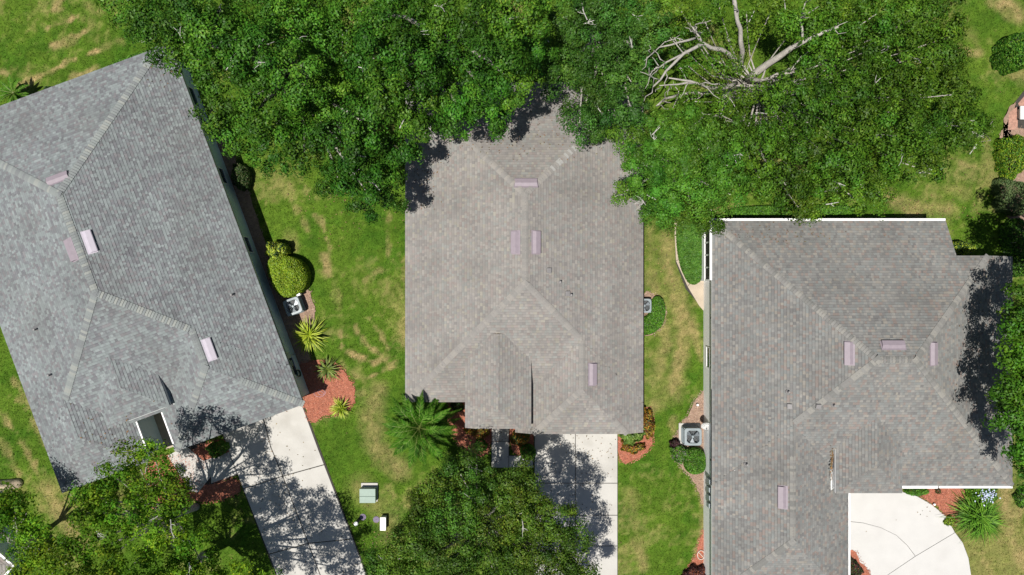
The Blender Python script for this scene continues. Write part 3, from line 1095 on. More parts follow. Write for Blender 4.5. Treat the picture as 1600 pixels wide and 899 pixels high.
def build_paving():
    # left driveway
    ol = [(300, 600), (455, 560), (497, 700), (580, 930), (450, 950), (422, 868), (357, 703), (340, 650)]
    a = [(345, 668), (412, 655), (424, 700), (442, 744), (380, 764), (357, 704)]
    b = [(412, 655), (464, 610), (497, 700), (507, 726), (442, 744), (424, 700)]
    c = [(380, 764), (442, 744), (482, 849), (420, 866)]
    d = [(442, 744), (507, 726), (552, 842), (482, 849)]
    e = [(420, 866), (482, 849), (520, 950), (452, 950)]
    f = [(482, 849), (552, 842), (590, 946), (520, 950)]
    paving('driveway', [(338, 655), (464, 606), (592, 946), (452, 954)], [a, b, c, d, e, f], .05, M['concrete'])
    # walk from the left driveway to its entry
    paving('walkway', [(276, 705), (316, 688), (372, 742), (312, 766)],
           [[(262, 712), (290, 696), (330, 745), (310, 770), (296, 768)], [(290, 696), (318, 720), (358, 706), (371, 741), (330, 756), (330, 745)]], .03, M['concrete'])
    # middle driveway
    ps = []
    rows = [662, 755, 805, 853, 960]
    for x0, x1 in ((835, 899), (899, 965)):
        for y0, y1 in zip(rows[:-1], rows[1:]):
            ps.append([(x0, y0), (x1, y0), (x1, y1), (x0, y1)])
    paving('driveway', [(835, 660), (965, 660), (965, 960), (835, 960)], ps, .035, M['concrete'])
    paving('walkway', [(768, 650), (796, 650), (796, 712), (834, 712), (834, 731), (768, 731)],
           [[(768, 650), (795, 650), (795, 690), (768, 690)], [(768, 690), (795, 690), (795, 731), (768, 731)],
            [(795, 712), (833, 712), (833, 731), (795, 731)]], .03, M['concrete'])
    # right driveway, its flared edge and scored joints
    arc = [(1320, 814), (1348, 817), (1375, 824), (1400, 836), (1417, 852), (1430, 869)]
    edge = [(1410, 769), (1432, 775), (1455, 788), (1477, 806), (1492, 832)]
    edge2 = [(1492, 832), (1504, 848), (1513, 872), (1517, 899), (1518, 960)]
    p1 = arc + [(1384, 900), (1320, 944)]
    p2 = [(1320, 760), (1408, 760)] + edge + arc[::-1]
    p3 = [(1430, 869)] + edge2 + [(1320, 960), (1320, 944), (1384, 900)]
    paving('driveway', [(1322, 762), (1408, 762)] + edge + edge2[1:] + [(1322, 960)], [p1, p2, p3], .022, M['pale_concrete'])
    # tan path and pad beside the right house
    t = M['tan_concrete']
    paving('path', [(1054, 345), (1061, 345), (1062, 400), (1080, 432), (1106, 420), (1106, 492), (1072, 452), (1056, 410)],
           [[(1053, 330), (1060, 330), (1059, 372), (1054, 372)], [(1054, 372), (1059, 372), (1062, 405), (1056, 408)],
            [(1056, 408), (1062, 405), (1083, 437), (1074, 448)],
            [(1083, 437), (1106, 424), (1106, 494), (1092, 478), (1074, 448)]], .02, t, .03)
    # shaded slab at bottom left, brick path at the far right
    paving('patio', [(-40, 838), (24, 842), (26, 868), (-40, 900)], [[(-40, 836), (24, 842), (26, 866), (-8, 890), (-40, 890)]], .02, M['concrete'])
    paving('path', [(1586, 160), (1600, 142), (1660, 142), (1660, 200), (1574, 204), (1576, 178)],
           [[(1590, 162), (1604, 146), (1660, 142), (1660, 166), (1592, 166)], [(1576, 176), (1590, 166), (1590, 203), (1574, 204)]], .02, M['brick'], .03)
    bed([(1566, 190), (1576, 168), (1590, 158), (1582, 172), (1572, 200), (1562, 205), (1560, 260), (1564, 300), (1575, 335), (1590, 400), (1640, 420),
         (1640, 205), (1580, 202)], M['brown_mulch'], chips=1500, pal=BRN)
    # mulch
    bed([(330, 150), (350, 205), (388, 300), (410, 362), (440, 440), (480, 540), (492, 580), (470, 590), (425, 475), (370, 325), (325, 200)], M['brown_mulch'], chips=2200, pal=BRN)
    bed([(455, 575), (500, 560), (530, 572), (545, 590), (556, 612), (552, 636), (530, 648), (505, 650), (486, 664), (474, 628), (462, 600)], M['mulch'], z=.03, chips=3000, pal=RED)
    bed([(470, 440), (492, 470), (494, 540), (475, 545), (455, 480)], M['brown_mulch'], z=.03, chips=700, pal=BRN)
    bed([(280, 720), (330, 690), (358, 686), (362, 708), (325, 722), (318, 735)], M['mulch'], z=.02, chips=700, pal=RED)
    bed([(235, 710), (290, 710), (310, 766), (372, 743), (380, 770), (330, 785), (280, 780), (240, 800), (222, 770)], M['mulch'], chips=2500, pal=RED)
    bed([(700, 620), (768, 620), (768, 706), (745, 715), (712, 690), (700, 660)], M['mulch'], chips=2000, pal=RED)
    bed([(795, 640), (835, 640), (835, 712), (796, 712)], M['mulch'], chips=900, pal=RED)
    bed([(966, 660), (1010, 630), (1024, 655), (1022, 690), (1000, 716), (966, 728)], M['mulch'], chips=1600, pal=RED)
    bed([(1002, 455), (1020, 458), (1042, 480), (1040, 505), (1020, 524), (1002, 524)], M['brown_mulch'], chips=500, pal=BRN)
    bed([(1108, 605), (1092, 615), (1070, 655), (1050, 690), (1048, 715), (1075, 740), (1090, 760), (1098, 790), (1108, 800)], M['brown_mulch'], chips=2200, pal=BRN)
    bed([(1108, 820), (1098, 830), (1090, 860), (1072, 895), (1060, 930), (1108, 930)], M['mulch'], z=.026, chips=1200, pal=RED)
    bed([(1405, 755), (1500, 750), (1510, 790), (1500, 815), (1492, 826), (1478, 803), (1455, 785), (1430, 771)], M['mulch'], chips=1700, pal=RED)
    bed([(1326, 850), (1340, 872), (1368, 905), (1326, 930)], M['mulch'], z=.045, chips=500, pal=RED)
    bed([(1096, 352), (1108, 352), (1108, 430), (1098, 430)], M['mulch'], z=.02, chips=300, pal=RED)


NO_GRASS = [
    [(345, 655), (470, 610), (582, 940), (430, 940)], [(835, 600), (965, 600), (965, 899), (835, 899)],
    [(1327, 760), (1410, 769), (1477, 806), (1513, 872), (1518, 899), (1327, 899)],
    [(-20, 200), (250, 110), (470, 600), (345, 670), (100, 735), (-20, 480)],
    [(645, 140), (990, 140), (990, 640), (645, 612)], [(1105, 360), (1430, 360), (1530, 420), (1530, 720), (1330, 740), (1330, 899), (1105, 899)],
    [(330, 150), (350, 205), (388, 300), (410, 362), (440, 440), (480, 540), (492, 580), (470, 590), (425, 475), (370, 325), (325, 200)],
    [(460, 575), (530, 572), (556, 612), (552, 636), (505, 650), (486, 664)],
    [(1058, 360), (1062, 405), (1080, 432), (1106, 430), (1106, 490), (1056, 410), (1054, 370)],
    [(1108, 605), (1092, 615), (1070, 655), (1050, 690), (1048, 715), (1075, 740), (1098, 790), (1108, 800)],
    [(700, 620), (795, 620), (795, 730), (768, 730), (745, 715), (712, 690)], [(966, 640), (1020, 640), (1022, 690), (1000, 716), (966, 728)],
    [(225, 700), (300, 690), (372, 742), (382, 775), (330, 800), (225, 830), (180, 740)],
    [(1405, 755), (1500, 750), (1500, 815), (1478, 803), (1430, 771)], [(1566, 165), (1610, 140), (1610, 410), (1560, 260)],
    [(1108, 820), (1090, 860), (1060, 930), (1108, 930)],
]


# ------------------------------------------------------------------ vegetation
OAK = [(.034, .112, .009), (.053, .155, .012), (.080, .20, .016), (.023, .080, .007), (.112, .215, .022)]
OAK_W = [.30, .32, .18, .14, .06]
OAK_BLUE = [(.033, .098, .012), (.048, .132, .016), (.072, .16, .022), (.025, .076, .010)]
OAK_BLUE_W = [.35, .35, .15, .15]
OAK_OLIVE = [(.045, .118, .008), (.070, .160, .011), (.104, .202, .016), (.03, .086, .007)]
OAK_OLIVE_W = [.3, .35, .2, .15]
FINE = [(.042, .102, .009), (.064, .140, .012), (.096, .178, .018), (.030, .074, .008), (.14, .19, .03)]
FINE_W = [.28, .34, .18, .14, .06]
BRIGHT = [(.070, .175, .010), (.108, .23, .013), (.165, .28, .017), (.045, .12, .010), (.22, .31, .022)]
BRIGHT_W = [.28, .30, .18, .16, .08]


def lobe_leaves(c, r, n, squash=0.75, clump=0.26, zmin=-0.3, inner=0.18):
    """leaf positions and normals for one rounded limb of foliage made of many small sprays"""
    nc = max(7, int(24 * (r / 1.6) ** 1.7))
    k = np.arange(nc) + RNG.uniform(-.3, .3, nc)
    zz = np.clip(1 - (k + .5) / nc * (1 - zmin), -1, 1)
    aa = k * 2.39996 + RNG.uniform(0, 6.28)
    d = np.stack([np.sqrt(1 - zz * zz) * np.cos(aa), np.sqrt(1 - zz * zz) * np.sin(aa), zz], 1)
    rad = RNG.uniform(.74, 1.10, nc) * r
    cc = np.asarray(c) + d * rad[:, None] * np.array([1, 1, squash])
    per = int(n * (1 - inner) / nc)
    rc = np.maximum(r * clump, .28) * RNG.uniform(.5, 1.5, nc)
    share = rc ** 2 / (rc ** 2).sum()
    idx = np.repeat(np.arange(nc), np.maximum(3, (share * per * nc).astype(int)))
    stretch = RNG.uniform(.7, 1.5, (nc, 3)) * np.array([1, 1, .75])
    dd = sphere_dirs(len(idx), -.55)
    u = RNG.uniform(0, 1, len(idx)) ** .42
    pos = cc[idx] + dd * (rc[idx] * u)[:, None] * stretch[idx] + RNG.normal(0, .07, (len(idx), 3))
    nor = dd * 1.1 + d[idx] * .5 + RNG.normal(0, .36, (len(idx), 3)) + np.array([0, 0, .15])
    ni = int(n * inner)
    di = sphere_dirs(ni, -.6)
    pi = np.asarray(c) + di * (r * .8 * RNG.uniform(0, 1, ni) ** .5)[:, None] * np.array([1, 1, squash])
    nn = RNG.normal(0, .5, (ni, 3)) + np.array([0, 0, .7])
    return np.concatenate([pos, pi]), unit(np.concatenate([nor, nn])), np.concatenate([idx % 97, np.zeros(ni, int)])


def build_tree(name, label, base_px, lobes, palette, weights, leaf=(.14, .08), density=620, zmid=8.0, zvar=1.0,
               trunk_r=.28, group=None, material='leaf', twigs=10, squash=.72, clump=.26, limbs=None, fork_z=None, bark='bark', inner=.10, spoke=1.0, rs=1.0, sag=.35):
    base = P(*base_px, 0)
    T = empty(name, base, 0, label, 'tree', group)
    pos, nor, tone, hue = [], [], [], []
    cents = []
    rr = random.Random(label)
    for lb in lobes:
        px, py, rp = lb[:3]
        dens = lb[3] if len(lb) > 3 else 1.0
        z = (lb[4] if len(lb) > 4 else zmid + rr.uniform(-zvar, zvar))
        r = rp * rs * (CAM_H - z) / FPX
        c = P(px, py, z)
        cents.append((c, r))
        p, n, t = lobe_leaves(c, r, int(density * dens * math.pi * r * r), squash, clump, inner=inner)
        k = RNG.uniform(.72, 1.22)
        tn = np.random.default_rng(len(cents)).uniform(.70, 1.30, 97)[t] * k
        hue.append(np.full(len(p), RNG.uniform(-.16, .22)) + np.random.default_rng(len(cents) + 50).uniform(-.10, .14, 97)[t])
        pos.append(p); nor.append(n); tone.append(tn)
    pos = np.concatenate(pos); nor = np.concatenate(nor); tone = np.concatenate(tone); hue = np.concatenate(hue)
    q = leaf_quads(pos, nor, leaf[0], leaf[1])
    pal = np.asarray(palette)
    pal = pal * .75 + np.average(pal, axis=0, weights=weights) * .25      # sprays differ more than single leaves
    cols = mix_cols(len(pos), pal, weights, .13) * tone[:, None]
    cols[:, 0] *= 1 + hue * 1.3
    cols[:, 1] *= 1 + hue * .25
    cols = np.clip(cols, 0, 1)
    quad_mesh('crown', q, cols, M[material], T, origin=base)
    # trunk and limbs
    bm = bmesh.new()
    ctr = sum((c for c, r in cents), Vector()) / len(cents)
    fz = fork_z or ctr.z * .42
    fork = base.lerp(Vector((ctr.x, ctr.y, 0)), .25)
    fork.z = fz
    bm_tube(bm, [Vector((0, 0, -.15)), Vector((0, 0, .25)), (fork - base) * .55 + Vector((.05, .04, 0)), fork - base],
            [trunk_r * 1.5, trunk_r * 1.12, trunk_r, trunk_r * .9], 10)
    for c, r in cents:
        a = fork - base
        b = c - base
        m = a.lerp(b, .5) + Vector((rr.uniform(-.4, .4), rr.uniform(-.4, .4), sag))
        bm_tube(bm, [a, a.lerp(m, .5) + Vector((0, 0, .12)), m, m.lerp(b, .6), b + Vector((0, 0, r * .2))],
                [trunk_r * .55 * spoke, trunk_r * .42 * spoke, trunk_r * .30 * spoke, trunk_r * .18 * spoke, trunk_r * .07], 6)
    bm_obj('trunk', bm, M[bark], T, smooth=True)
    if limbs:
        for pts, r0, r1 in limbs:
            r0, r1 = r0 * .62, r1 * .62
            bm = bmesh.new()
            ws = [P(*p) - base for p in pts]
            # kink the run a little so it reads as grown wood
            fine_pts, rad = [], []
            n = len(ws)
            for i in range(n - 1):
                for s in (0, .5):
                    f = (i + s) / (n - 1)
                    j = Vector((rr.uniform(-.06, .06), rr.uniform(-.06, .06), rr.uniform(-.05, .05))) if s else Vector()
                    fine_pts.append(ws[i].lerp(ws[i + 1], s) + j)
                    rad.append(r0 * (1 - f) + r1 * f)
            fine_pts.append(ws[-1]); rad.append(r1)
            bm_tube(bm, fine_pts, rad, 8)
            # twigs
            for _ in range(int(3 + 5 * rr.random())):
                i = rr.randrange(len(fine_pts) // 2, len(fine_pts))
                d = Vector((rr.uniform(-1, 1), rr.uniform(-1, 1), rr.uniform(-.2, .7))).normalized()
                along = (fine_pts[-1] - fine_pts[0]).normalized()
                d = (d + along * .8).normalized()
                L_ = rr.uniform(.5, 1.4)
                p0 = fine_pts[i]
                k_ = Vector((rr.uniform(-.12, .12), rr.uniform(-.12, .12), .05))
                bm_tube(bm, [p0, p0 + d * L_ * .35 + k_, p0 + d * L_ * .7 - k_ * .5, p0 + d * L_], [min(.045, rad[i] * .4), .028, .018, .008], 5)
            bm_obj('limb', bm, M['bark'], T, smooth=True)
    # bare pale twig ends among the leaves
    for _ in range(twigs):
        bm = bmesh.new()
        c, r = rr.choice(cents)
        d = Vector((rr.gauss(0, 1), rr.gauss(0, 1), rr.uniform(.3, 1.2))).normalized()
        p = c + Vector((d.x * r * .85, d.y * r * .85, d.z * r * squash * 1.02)) - base
        a = rr.uniform(0, 6.28)
        s0 = Vector((math.cos(a), math.sin(a), .1))
        start = p - s0 * .45 - Vector((0, 0, .35))
        mid = start.lerp(p, .6)
        bm_tube(bm, [start, mid, p], [.024, .02, .012], 5)
        for _k in range(rr.randint(1, 4)):
            g = start.lerp(p, rr.uniform(.2, .8))
            e = g + Vector((s0.x * .7 + rr.uniform(-.6, .6), s0.y * .7 + rr.uniform(-.6, .6), rr.uniform(0, .25))) * rr.uniform(.25, .6)
            bm_tube(bm, [g, g.lerp(e, .5) + Vector((rr.uniform(-.08, .08), rr.uniform(-.08, .08), .05)), e], [.014, .011, .005], 4)
        bm_obj('dead_twig', bm, M['dead_twig'], T)
    return T


def hedge(name, label, cat, poly_px, height, palette, n_per=900, leaf=(.09, .055), group=None, lump=.12, weights=None, zpix=None, stem=True):
    """clipped or spreading foliage filling an outline traced at its own height"""
    zt = height if zpix is None else zpix
    poly = smooth_poly([P2(px, py, zt) for px, py in poly_px], 2)
    cx = sum(p[0] for p in poly) / len(poly); cy = sum(p[1] for p in poly) / len(poly)
    jr = random.Random(label)
    if lump >= .2:
        poly = [(cx + (x - cx) * k, cy + (y - cy) * k) for (x, y), k in zip(poly, [1 + jr.uniform(-.9, .45) * lump for _ in poly])]
    T = empty(name, (cx, cy, 0), 0, label, cat, group)
    xs = np.array([p[0] for p in poly]); ys = np.array([p[1] for p in poly])
    area = .5 * abs(np.dot(xs, np.roll(ys, -1)) - np.dot(ys, np.roll(xs, -1)))
    n = int(area * n_per * 4)
    x = RNG.uniform(xs.min(), xs.max(), n); y = RNG.uniform(ys.min(), ys.max(), n)
    k = inside(poly, x, y)
    x, y = x[k], y[k]
    n = min(len(x), int(area * n_per))
    x, y = x[:n], y[:n]
    # rounded shoulders: height falls near the outline
    dist = np.full(n, 1e9)
    for (x0, y0), (x1, y1) in zip(poly, poly[1:] + poly[:1]):
        dx, dy = x1 - x0, y1 - y0
        t = np.clip(((x - x0) * dx + (y - y0) * dy) / (dx * dx + dy * dy + 1e-9), 0, 1)
        dist = np.minimum(dist, np.hypot(x - x0 - t * dx, y - y0 - t * dy))
    sh_ = np.clip(dist / max(.12, height * .3), 0, 1)
    top = height * (.55 + .45 * np.sqrt(sh_)) + (value_noise(x, y, .35, 5) - .5) * lump * 2 * min(1, height)
    z = top - np.abs(RNG.normal(0, .06 + lump * .35, n)) * min(1, height)
    pos = np.stack([x, y, np.maximum(z, .03)], 1)
    nor = unit(RNG.normal(0, .45, (n, 3)) + np.array([0, 0, .9]))
    # sides
    m = int(len(poly))
    ps, ns = [], []
    for (x0, y0), (x1, y1) in zip(poly, poly[1:] + poly[:1]):
        L_ = math.hypot(x1 - x0, y1 - y0)
        kk = int(L_ * height * n_per * .8)
        if kk < 1:
            continue
        t = RNG.uniform(0, 1, kk)
        o = np.array([(y1 - y0), -(x1 - x0), 0]) / max(L_, 1e-6)
        inward = np.array([cx - x0, cy - y0, 0])
        if np.dot(o, inward) > 0:
            o = -o
        pp = np.stack([x0 + (x1 - x0) * t, y0 + (y1 - y0) * t, RNG.uniform(.02, height * .62, kk)], 1)
        ps.append(pp - o * RNG.uniform(-.03, .06, (kk, 1)))
        ns.append(unit(o + RNG.normal(0, .4, (kk, 3)) + np.array([0, 0, .4])))
    if ps:
        pos = np.concatenate([pos] + ps); nor = np.concatenate([nor] + ns)
    q = leaf_quads(pos, nor, leaf[0], leaf[1])
    tone = .75 + .5 * value_noise(pos[:, 0], pos[:, 1], .22, 9)
    cols = np.clip(mix_cols(len(pos), palette, weights) * tone[:, None], 0, 1)
    quad_mesh('foliage', q, cols, M['leaf'], T, origin=(cx, cy, 0))
    # woody core that carries the leaves
    if stem:
        bm = bmesh.new()
        rr = random.Random(label)
        for _ in range(max(3, min(14, int(area * 3)))):
            i = rr.randrange(n)
            bx, by = (x[i] - cx) * .8, (y[i] - cy) * .8
            bm_tube(bm, [(bx * .92, by * .92, -.05), (bx, by, height * .5), (bx * 1.03, by * 1.03, height * .82)], [.022, .016, .006], 5)
        bm_obj('stem', bm, M['bark'], T)['kind'] = 'stuff'
    return T


def blade_strip(quads, cols, p0, d, up, length, width, droop, col, seg=4, fold=.0):
    """an arching strap leaf"""
    d = d.normalized()
    side = d.cross(up)
    if side.length < 1e-3:
        side = d.cross(Vector((1, 0, 0)))
    side.normalize()
    prev = None
    for k in range(seg + 1):
        t = k / seg
        p = p0 + d * (length * t) - Vector((0, 0, 1)) * (droop * length * t * t)
        w = width * (.55 + .9 * t * (1 - t) * 2) * (1 - t ** 3) * .5 + .002
        a, b = p - side * w, p + side * w
        if prev:
            quads.append((prev[0], prev[1], b, a))
            cols.append(col)
        prev = (a, b)


def rosette(name, label, cat, px, py, r_px, height, n, palette, width=.05, droop=.45, group=None, lift=(.25, 1.25), heads=1):
    z = height * .5
    base = P(px, py, z)
    base.z = 0
    r = r_px * (CAM_H - z) / FPX
    rr = random.Random(label)
    T = empty(name, base, 0, label, cat, group)
    Q, C = [], []
    for hd in range(heads):
        off = Vector((0, 0, 0)) if heads == 1 else Vector((rr.uniform(-.35, .35) * r, rr.uniform(-.35, .35) * r, 0))
        for k in range(n // heads):
            a = rr.uniform(0, 2 * math.pi)
            e = rr.uniform(*lift)
            L_ = r * rr.uniform(.75, 1.1) * (1 if e < .9 else .8)
            d = Vector((math.cos(a) * math.cos(e), math.sin(a) * math.cos(e), math.sin(e)))
            c = np.array(rr.choice(palette)) * rr.uniform(.75, 1.3)
            p0 = off + Vector((rr.uniform(-.05, .05), rr.uniform(-.05, .05), rr.uniform(.05, height * .55)))
            blade_strip(Q, C, p0, d, Vector((0, 0, 1)), L_ * 1.15, width, droop * rr.uniform(.5, 1.2), c)
    quad_mesh('leaves', np.array([[tuple(v) for v in q] for q in Q]), np.clip(np.array(C), 0, 1), M['leaf'], T)
    bm = bmesh.new()
    bm_tube(bm, [(0, 0, -.05), (0, 0, height * .3), (.01, 0, height * .55)], [.06, .05, .03], 8)
    bm_obj('stem', bm, M['bark'], T)
    return T


def palm(name, label, px, py, r_px, crown_z, n_fronds, palette, leaflet=.42, trunk_r=.12, droop=.5, lift=(-.1, .9), lw=.045, group=None):
    c = P(px, py, crown_z)
    base = Vector((c.x, c.y, 0))
    r = r_px * (CAM_H - crown_z) / FPX
    rr = random.Random(label)
    T = empty(name, base, 0, label, 'palm', group)
    for k in range(n_fronds):
        a = 2 * math.pi * (k * .382) + rr.uniform(-.2, .2)
        e = lift[0] + (lift[1] - lift[0]) * (k / n_fronds) + rr.uniform(-.1, .1)
        L_ = r * rr.uniform(.9, 1.12) / max(.62, math.cos(e)) * 1.02
        d = Vector((math.cos(a) * math.cos(e), math.sin(a) * math.cos(e), math.sin(e)))
        Q, C = [], []
        dr = droop * rr.uniform(.7, 1.2)
        pts = [Vector((0, 0, crown_z)) + d * (L_ * t) - Vector((0, 0, dr * L_ * t * t)) for t in np.linspace(0, 1, 13)]
        tone = rr.uniform(.8, 1.2)
        nl = 34
        for s in range(nl):
            t = .1 + .9 * s / (nl - 1)
            i = min(11, int(t * 12))
            f = t * 12 - i
            p = pts[i].lerp(pts[i + 1], f)
            tan = (pts[i + 1] - pts[i]).normalized()
            side = tan.cross(Vector((0, 0, 1))).normalized()
            upv = side.cross(tan)
            ll = leaflet * (math.sin(math.pi * min(1, t * .9 + .12)) * .9 + .15)
            for sg in (-1, 1):
                dl = (side * sg + tan * (.75 + .5 * t) + upv * rr.uniform(.35, .8)).normalized()
                col = np.array(rr.choice(palette)) * tone * rr.uniform(.85, 1.2)
                blade_strip(Q, C, p, dl, upv, ll, lw, .25, col, seg=2)
        for a_, b_ in zip(pts[:-1], pts[1:]):
            sd = (b_ - a_).cross(Vector((0, 0, 1))).normalized() * .012
            Q.append((a_ - sd, a_ + sd, b_ + sd, b_ - sd)); C.append(np.array((.14, .18, .04)))
        o = quad_mesh('frond', np.array([[tuple(v) for v in q] for q in Q]), np.clip(np.array(C), 0, 1), M['palm_leaf'], T)
        bm = bmesh.new()
        bm_tube(bm, pts[::2], [.03 - .024 * i / 6 for i in range(7)], 5)
        bm_obj('rachis', bm, M['rachis'], o)
    bm = bmesh.new()
    bm_tube(bm, [(0, 0, -.1), (0, 0, crown_z * .5), (0, 0, crown_z * .93), (0, 0, crown_z + .05)], [trunk_r * 1.2, trunk_r, trunk_r, trunk_r * .7], 10)
    bm_obj('trunk', bm, M['bark'], T)
    return T


M['rachis'] = mat('rachis', (.14, .18, .04), .6, var=.1)


def build_trees():
    A = [(222, 22, 48), (262, 55, 48), (300, 25, 50), (300, 92, 38), (345, 62, 52), (352, 125, 45), (340, 172, 34), (395, 25, 52), (405, 90, 52), (378, 205, 42),
         (415, 160, 48), (432, 225, 42), (455, 45, 50), (468, 120, 50), (478, 190, 50), (478, 240, 34), (520, 75, 48), (525, 150, 48), (535, 225, 50), (530, 280, 36),
         (575, 190, 46), (585, 255, 46), (572, 298, 40), (608, 295, 34), (625, 235, 34), (505, 15, 46)]
    build_tree('oak_tree', 'broad dense oak between the left house and the middle house', (470, 120), A, OAK, OAK_W, zmid=7.6, zvar=1.7, twigs=16, trunk_r=.34, squash=.95, rs=.95, density=700)
    B = [(560, 20, 50), (585, 95, 48), (620, 40, 52), (640, 105, 50), (640, 165, 46), (650, 200, 30), (685, 30, 52), (705, 90, 52), (700, 150, 46), (720, 185, 34), (750, 35, 54),
         (768, 100, 52), (765, 160, 42), (810, 30, 46), (822, 80, 42), (815, 140, 36), (782, 190, 24), (600, 145, 38), (838, 30, 28)]
    build_tree('oak_tree', 'tallest rounded oak overhanging the back left of the middle roof', (690, 70), B, OAK, OAK_W, zmid=9.0, zvar=1.6, twigs=12, trunk_r=.34, squash=.95, rs=.95, density=700)
    C_ = [(880, 30, 42), (895, 90, 42), (870, 125, 30), (925, 60, 46), (940, 120, 44), (915, 160, 34), (960, 25, 40), (975, 80, 36), (985, 130, 34), (950, 175, 36),
          (985, 175, 30), (905, 195, 26), (935, 205, 24), (1012, 45, 36), (1010, 100, 30), (925, 10, 34)]
    build_tree('oak_tree', 'darker fine leaved oak behind the back right of the middle roof', (930, 60), C_, OAK_BLUE, OAK_BLUE_W, zmid=6.4, zvar=.9, twigs=12, leaf=(.12, .07), density=760)
    E_ = [(985, 225, 30), (1005, 260, 36), (1030, 210, 34), (1060, 195, 36), (1045, 250, 46), (1090, 235, 46), (1125, 215, 34), (1020, 305, 34), (1060, 300, 44), (1105, 290, 46),
          (1135, 260, 34), (1075, 340, 28), (1110, 330, 30), (1140, 305, 24), (1040, 325, 26), (975, 300, 18)]
    build_tree('oak_tree', 'rounded green oak in the gap between the middle and right houses', (1050, 270), E_, [(.055, .15, .013), (.080, .195, .016), (.115, .235, .022), (.037, .105, .010)], OAK_BLUE_W, zmid=6.4, zvar=.7, twigs=14, leaf=(.12, .07), density=760, trunk_r=.22)
    z = 5.8
    D = [(1060, 15, 34, .9), (1100, 35, 24, .5), (1120, 5, 26, .8), (1075, 105, 20, .45), (1050, 60, 24, .6), (1200, 25, 40, .9), (1255, 25, 46), (1310, 35, 46), (1280, 85, 40),
         (1365, 25, 46), (1345, 85, 48), (1420, 35, 46), (1465, 25, 40), (1405, 95, 46), (1455, 90, 40), (1320, 145, 46), (1385, 155, 48), (1440, 150, 44), (1485, 150, 36),
         (1240, 130, 34, .8), (1265, 175, 46), (1215, 185, 40), (1330, 205, 48), (1395, 215, 48), (1450, 210, 44), (1500, 200, 34), (1520, 190, 20, .6), (1200, 235, 42), (1255, 240, 48),
         (1310, 262, 46), (1370, 272, 42), (1425, 262, 34), (1455, 265, 20), (1225, 290, 36), (1275, 305, 34), (1185, 280, 32), (1330, 310, 30), (1375, 310, 20), (1250, 330, 18),
         (1110, 100, 18, .45), (1130, 165, 22, .6), (1175, 145, 26, .8), (1085, 160, 22, .5), (1160, 190, 26, .8), (1490, 90, 18, .7), (1480, 60, 22, .8), (1165, 20, 18, .5), (1090, 70, 16, .4), (1150, 105, 16, .7), (1130, 110, 14, .6), (1120, 145, 16, .6), (1210, 150, 26, .8), (1135, 60, 18, .6)]
    limbs = [([(1168, 124, 3.4), (1200, 100, 4.6), (1238, 74, 5.9), (1266, 60, 6.6), (1310, 42, 7.2)], .34, .10),
             ([(1238, 74, 5.9), (1254, 58, 6.6), (1250, 30, 7.1), (1258, 5, 7.4)], .14, .05),
             ([(1150, 110, 3.3), (1145, 92, 4.6), (1128, 78, 5.6), (1098, 68, 6.4), (1068, 84, 7.0), (1040, 112, 7.3), (1020, 136, 7.5)], .24, .06),
             ([(1098, 68, 6.4), (1088, 50, 6.8), (1082, 42, 7.0)], .12, .05), ([(1068, 84, 7.0), (1040, 98, 7.3), (1022, 108, 7.5)], .09, .03),
             ([(1086, 60, 6.6), (1062, 66, 6.9), (1030, 74, 7.2), (1018, 86, 7.4)], .10, .03),
             ([(1158, 108, 3.6), (1160, 80, 5.4), (1157, 45, 6.4), (1150, 20, 7.0), (1146, -6, 7.3)], .22, .12),
             ([(1150, 130, 3.4), (1130, 138, 4.8), (1105, 137, 5.8), (1078, 127, 6.6), (1045, 122, 7.0)], .20, .05),
             ([(1085, 130, 6.4), (1060, 132, 6.8), (1030, 134, 7.1)], .10, .03),
             ([(1150, 140, 3.2), (1140, 155, 4.2), (1128, 174, 5.2), (1112, 184, 5.8), (1096, 184, 6.1)], .18, .05),
             ([(1158, 142, 3.2), (1164, 165, 4.6), (1160, 186, 5.6), (1148, 198, 6.2)], .14, .04),
             ([(1170, 128, 3.4), (1190, 126, 4.6), (1214, 116, 5.4), (1250, 112, 6.0)], .2, .08),
             ([(1060, 148, 3.2), (1040, 154, 3.8), (1026, 166, 4.2)], .12, .07), ([(1150, 135, 3.0), (1100, 146, 3.0), (1060, 148, 3.2)], .14, .12)]
    build_tree('oak_tree', 'wide open oak with pale bare limbs showing behind the right house', (1140, 150), D, OAK_OLIVE, OAK_OLIVE_W, zmid=6.2, zvar=.9, twigs=34, limbs=limbs,
               leaf=(.135, .075), density=560, trunk_r=.4, fork_z=3.0, spoke=.3, squash=.9, rs=.96, sag=-1.3)
    F_ = [(720, 740, 28, .7), (685, 765, 34), (664, 795, 28), (638, 848, 28), (604, 894, 34), (660, 840, 40), (715, 800, 42), (765, 770, 38), (808, 755, 32), (815, 800, 40), (765, 830, 42),
          (715, 860, 42), (665, 895, 42), (820, 850, 42), (862, 815, 36), (880, 855, 38), (855, 890, 42), (770, 885, 46), (905, 835, 20, .7), (720, 915, 46), (640, 940, 46), (790, 940, 46), (745, 712, 18, .5), (905, 880, 22, .8), (590, 908, 28), (622, 872, 24), (880, 930, 40), (925, 905, 20), (855, 965, 40), (905, 985, 36)]
    build_tree('front_tree', 'dense fine leaved olive green tree beside the middle driveway', (752, 790), F_, FINE, FINE_W, zmid=6.2, zvar=.7, twigs=26, leaf=(.115, .06), density=980, trunk_r=.2, clump=.26)
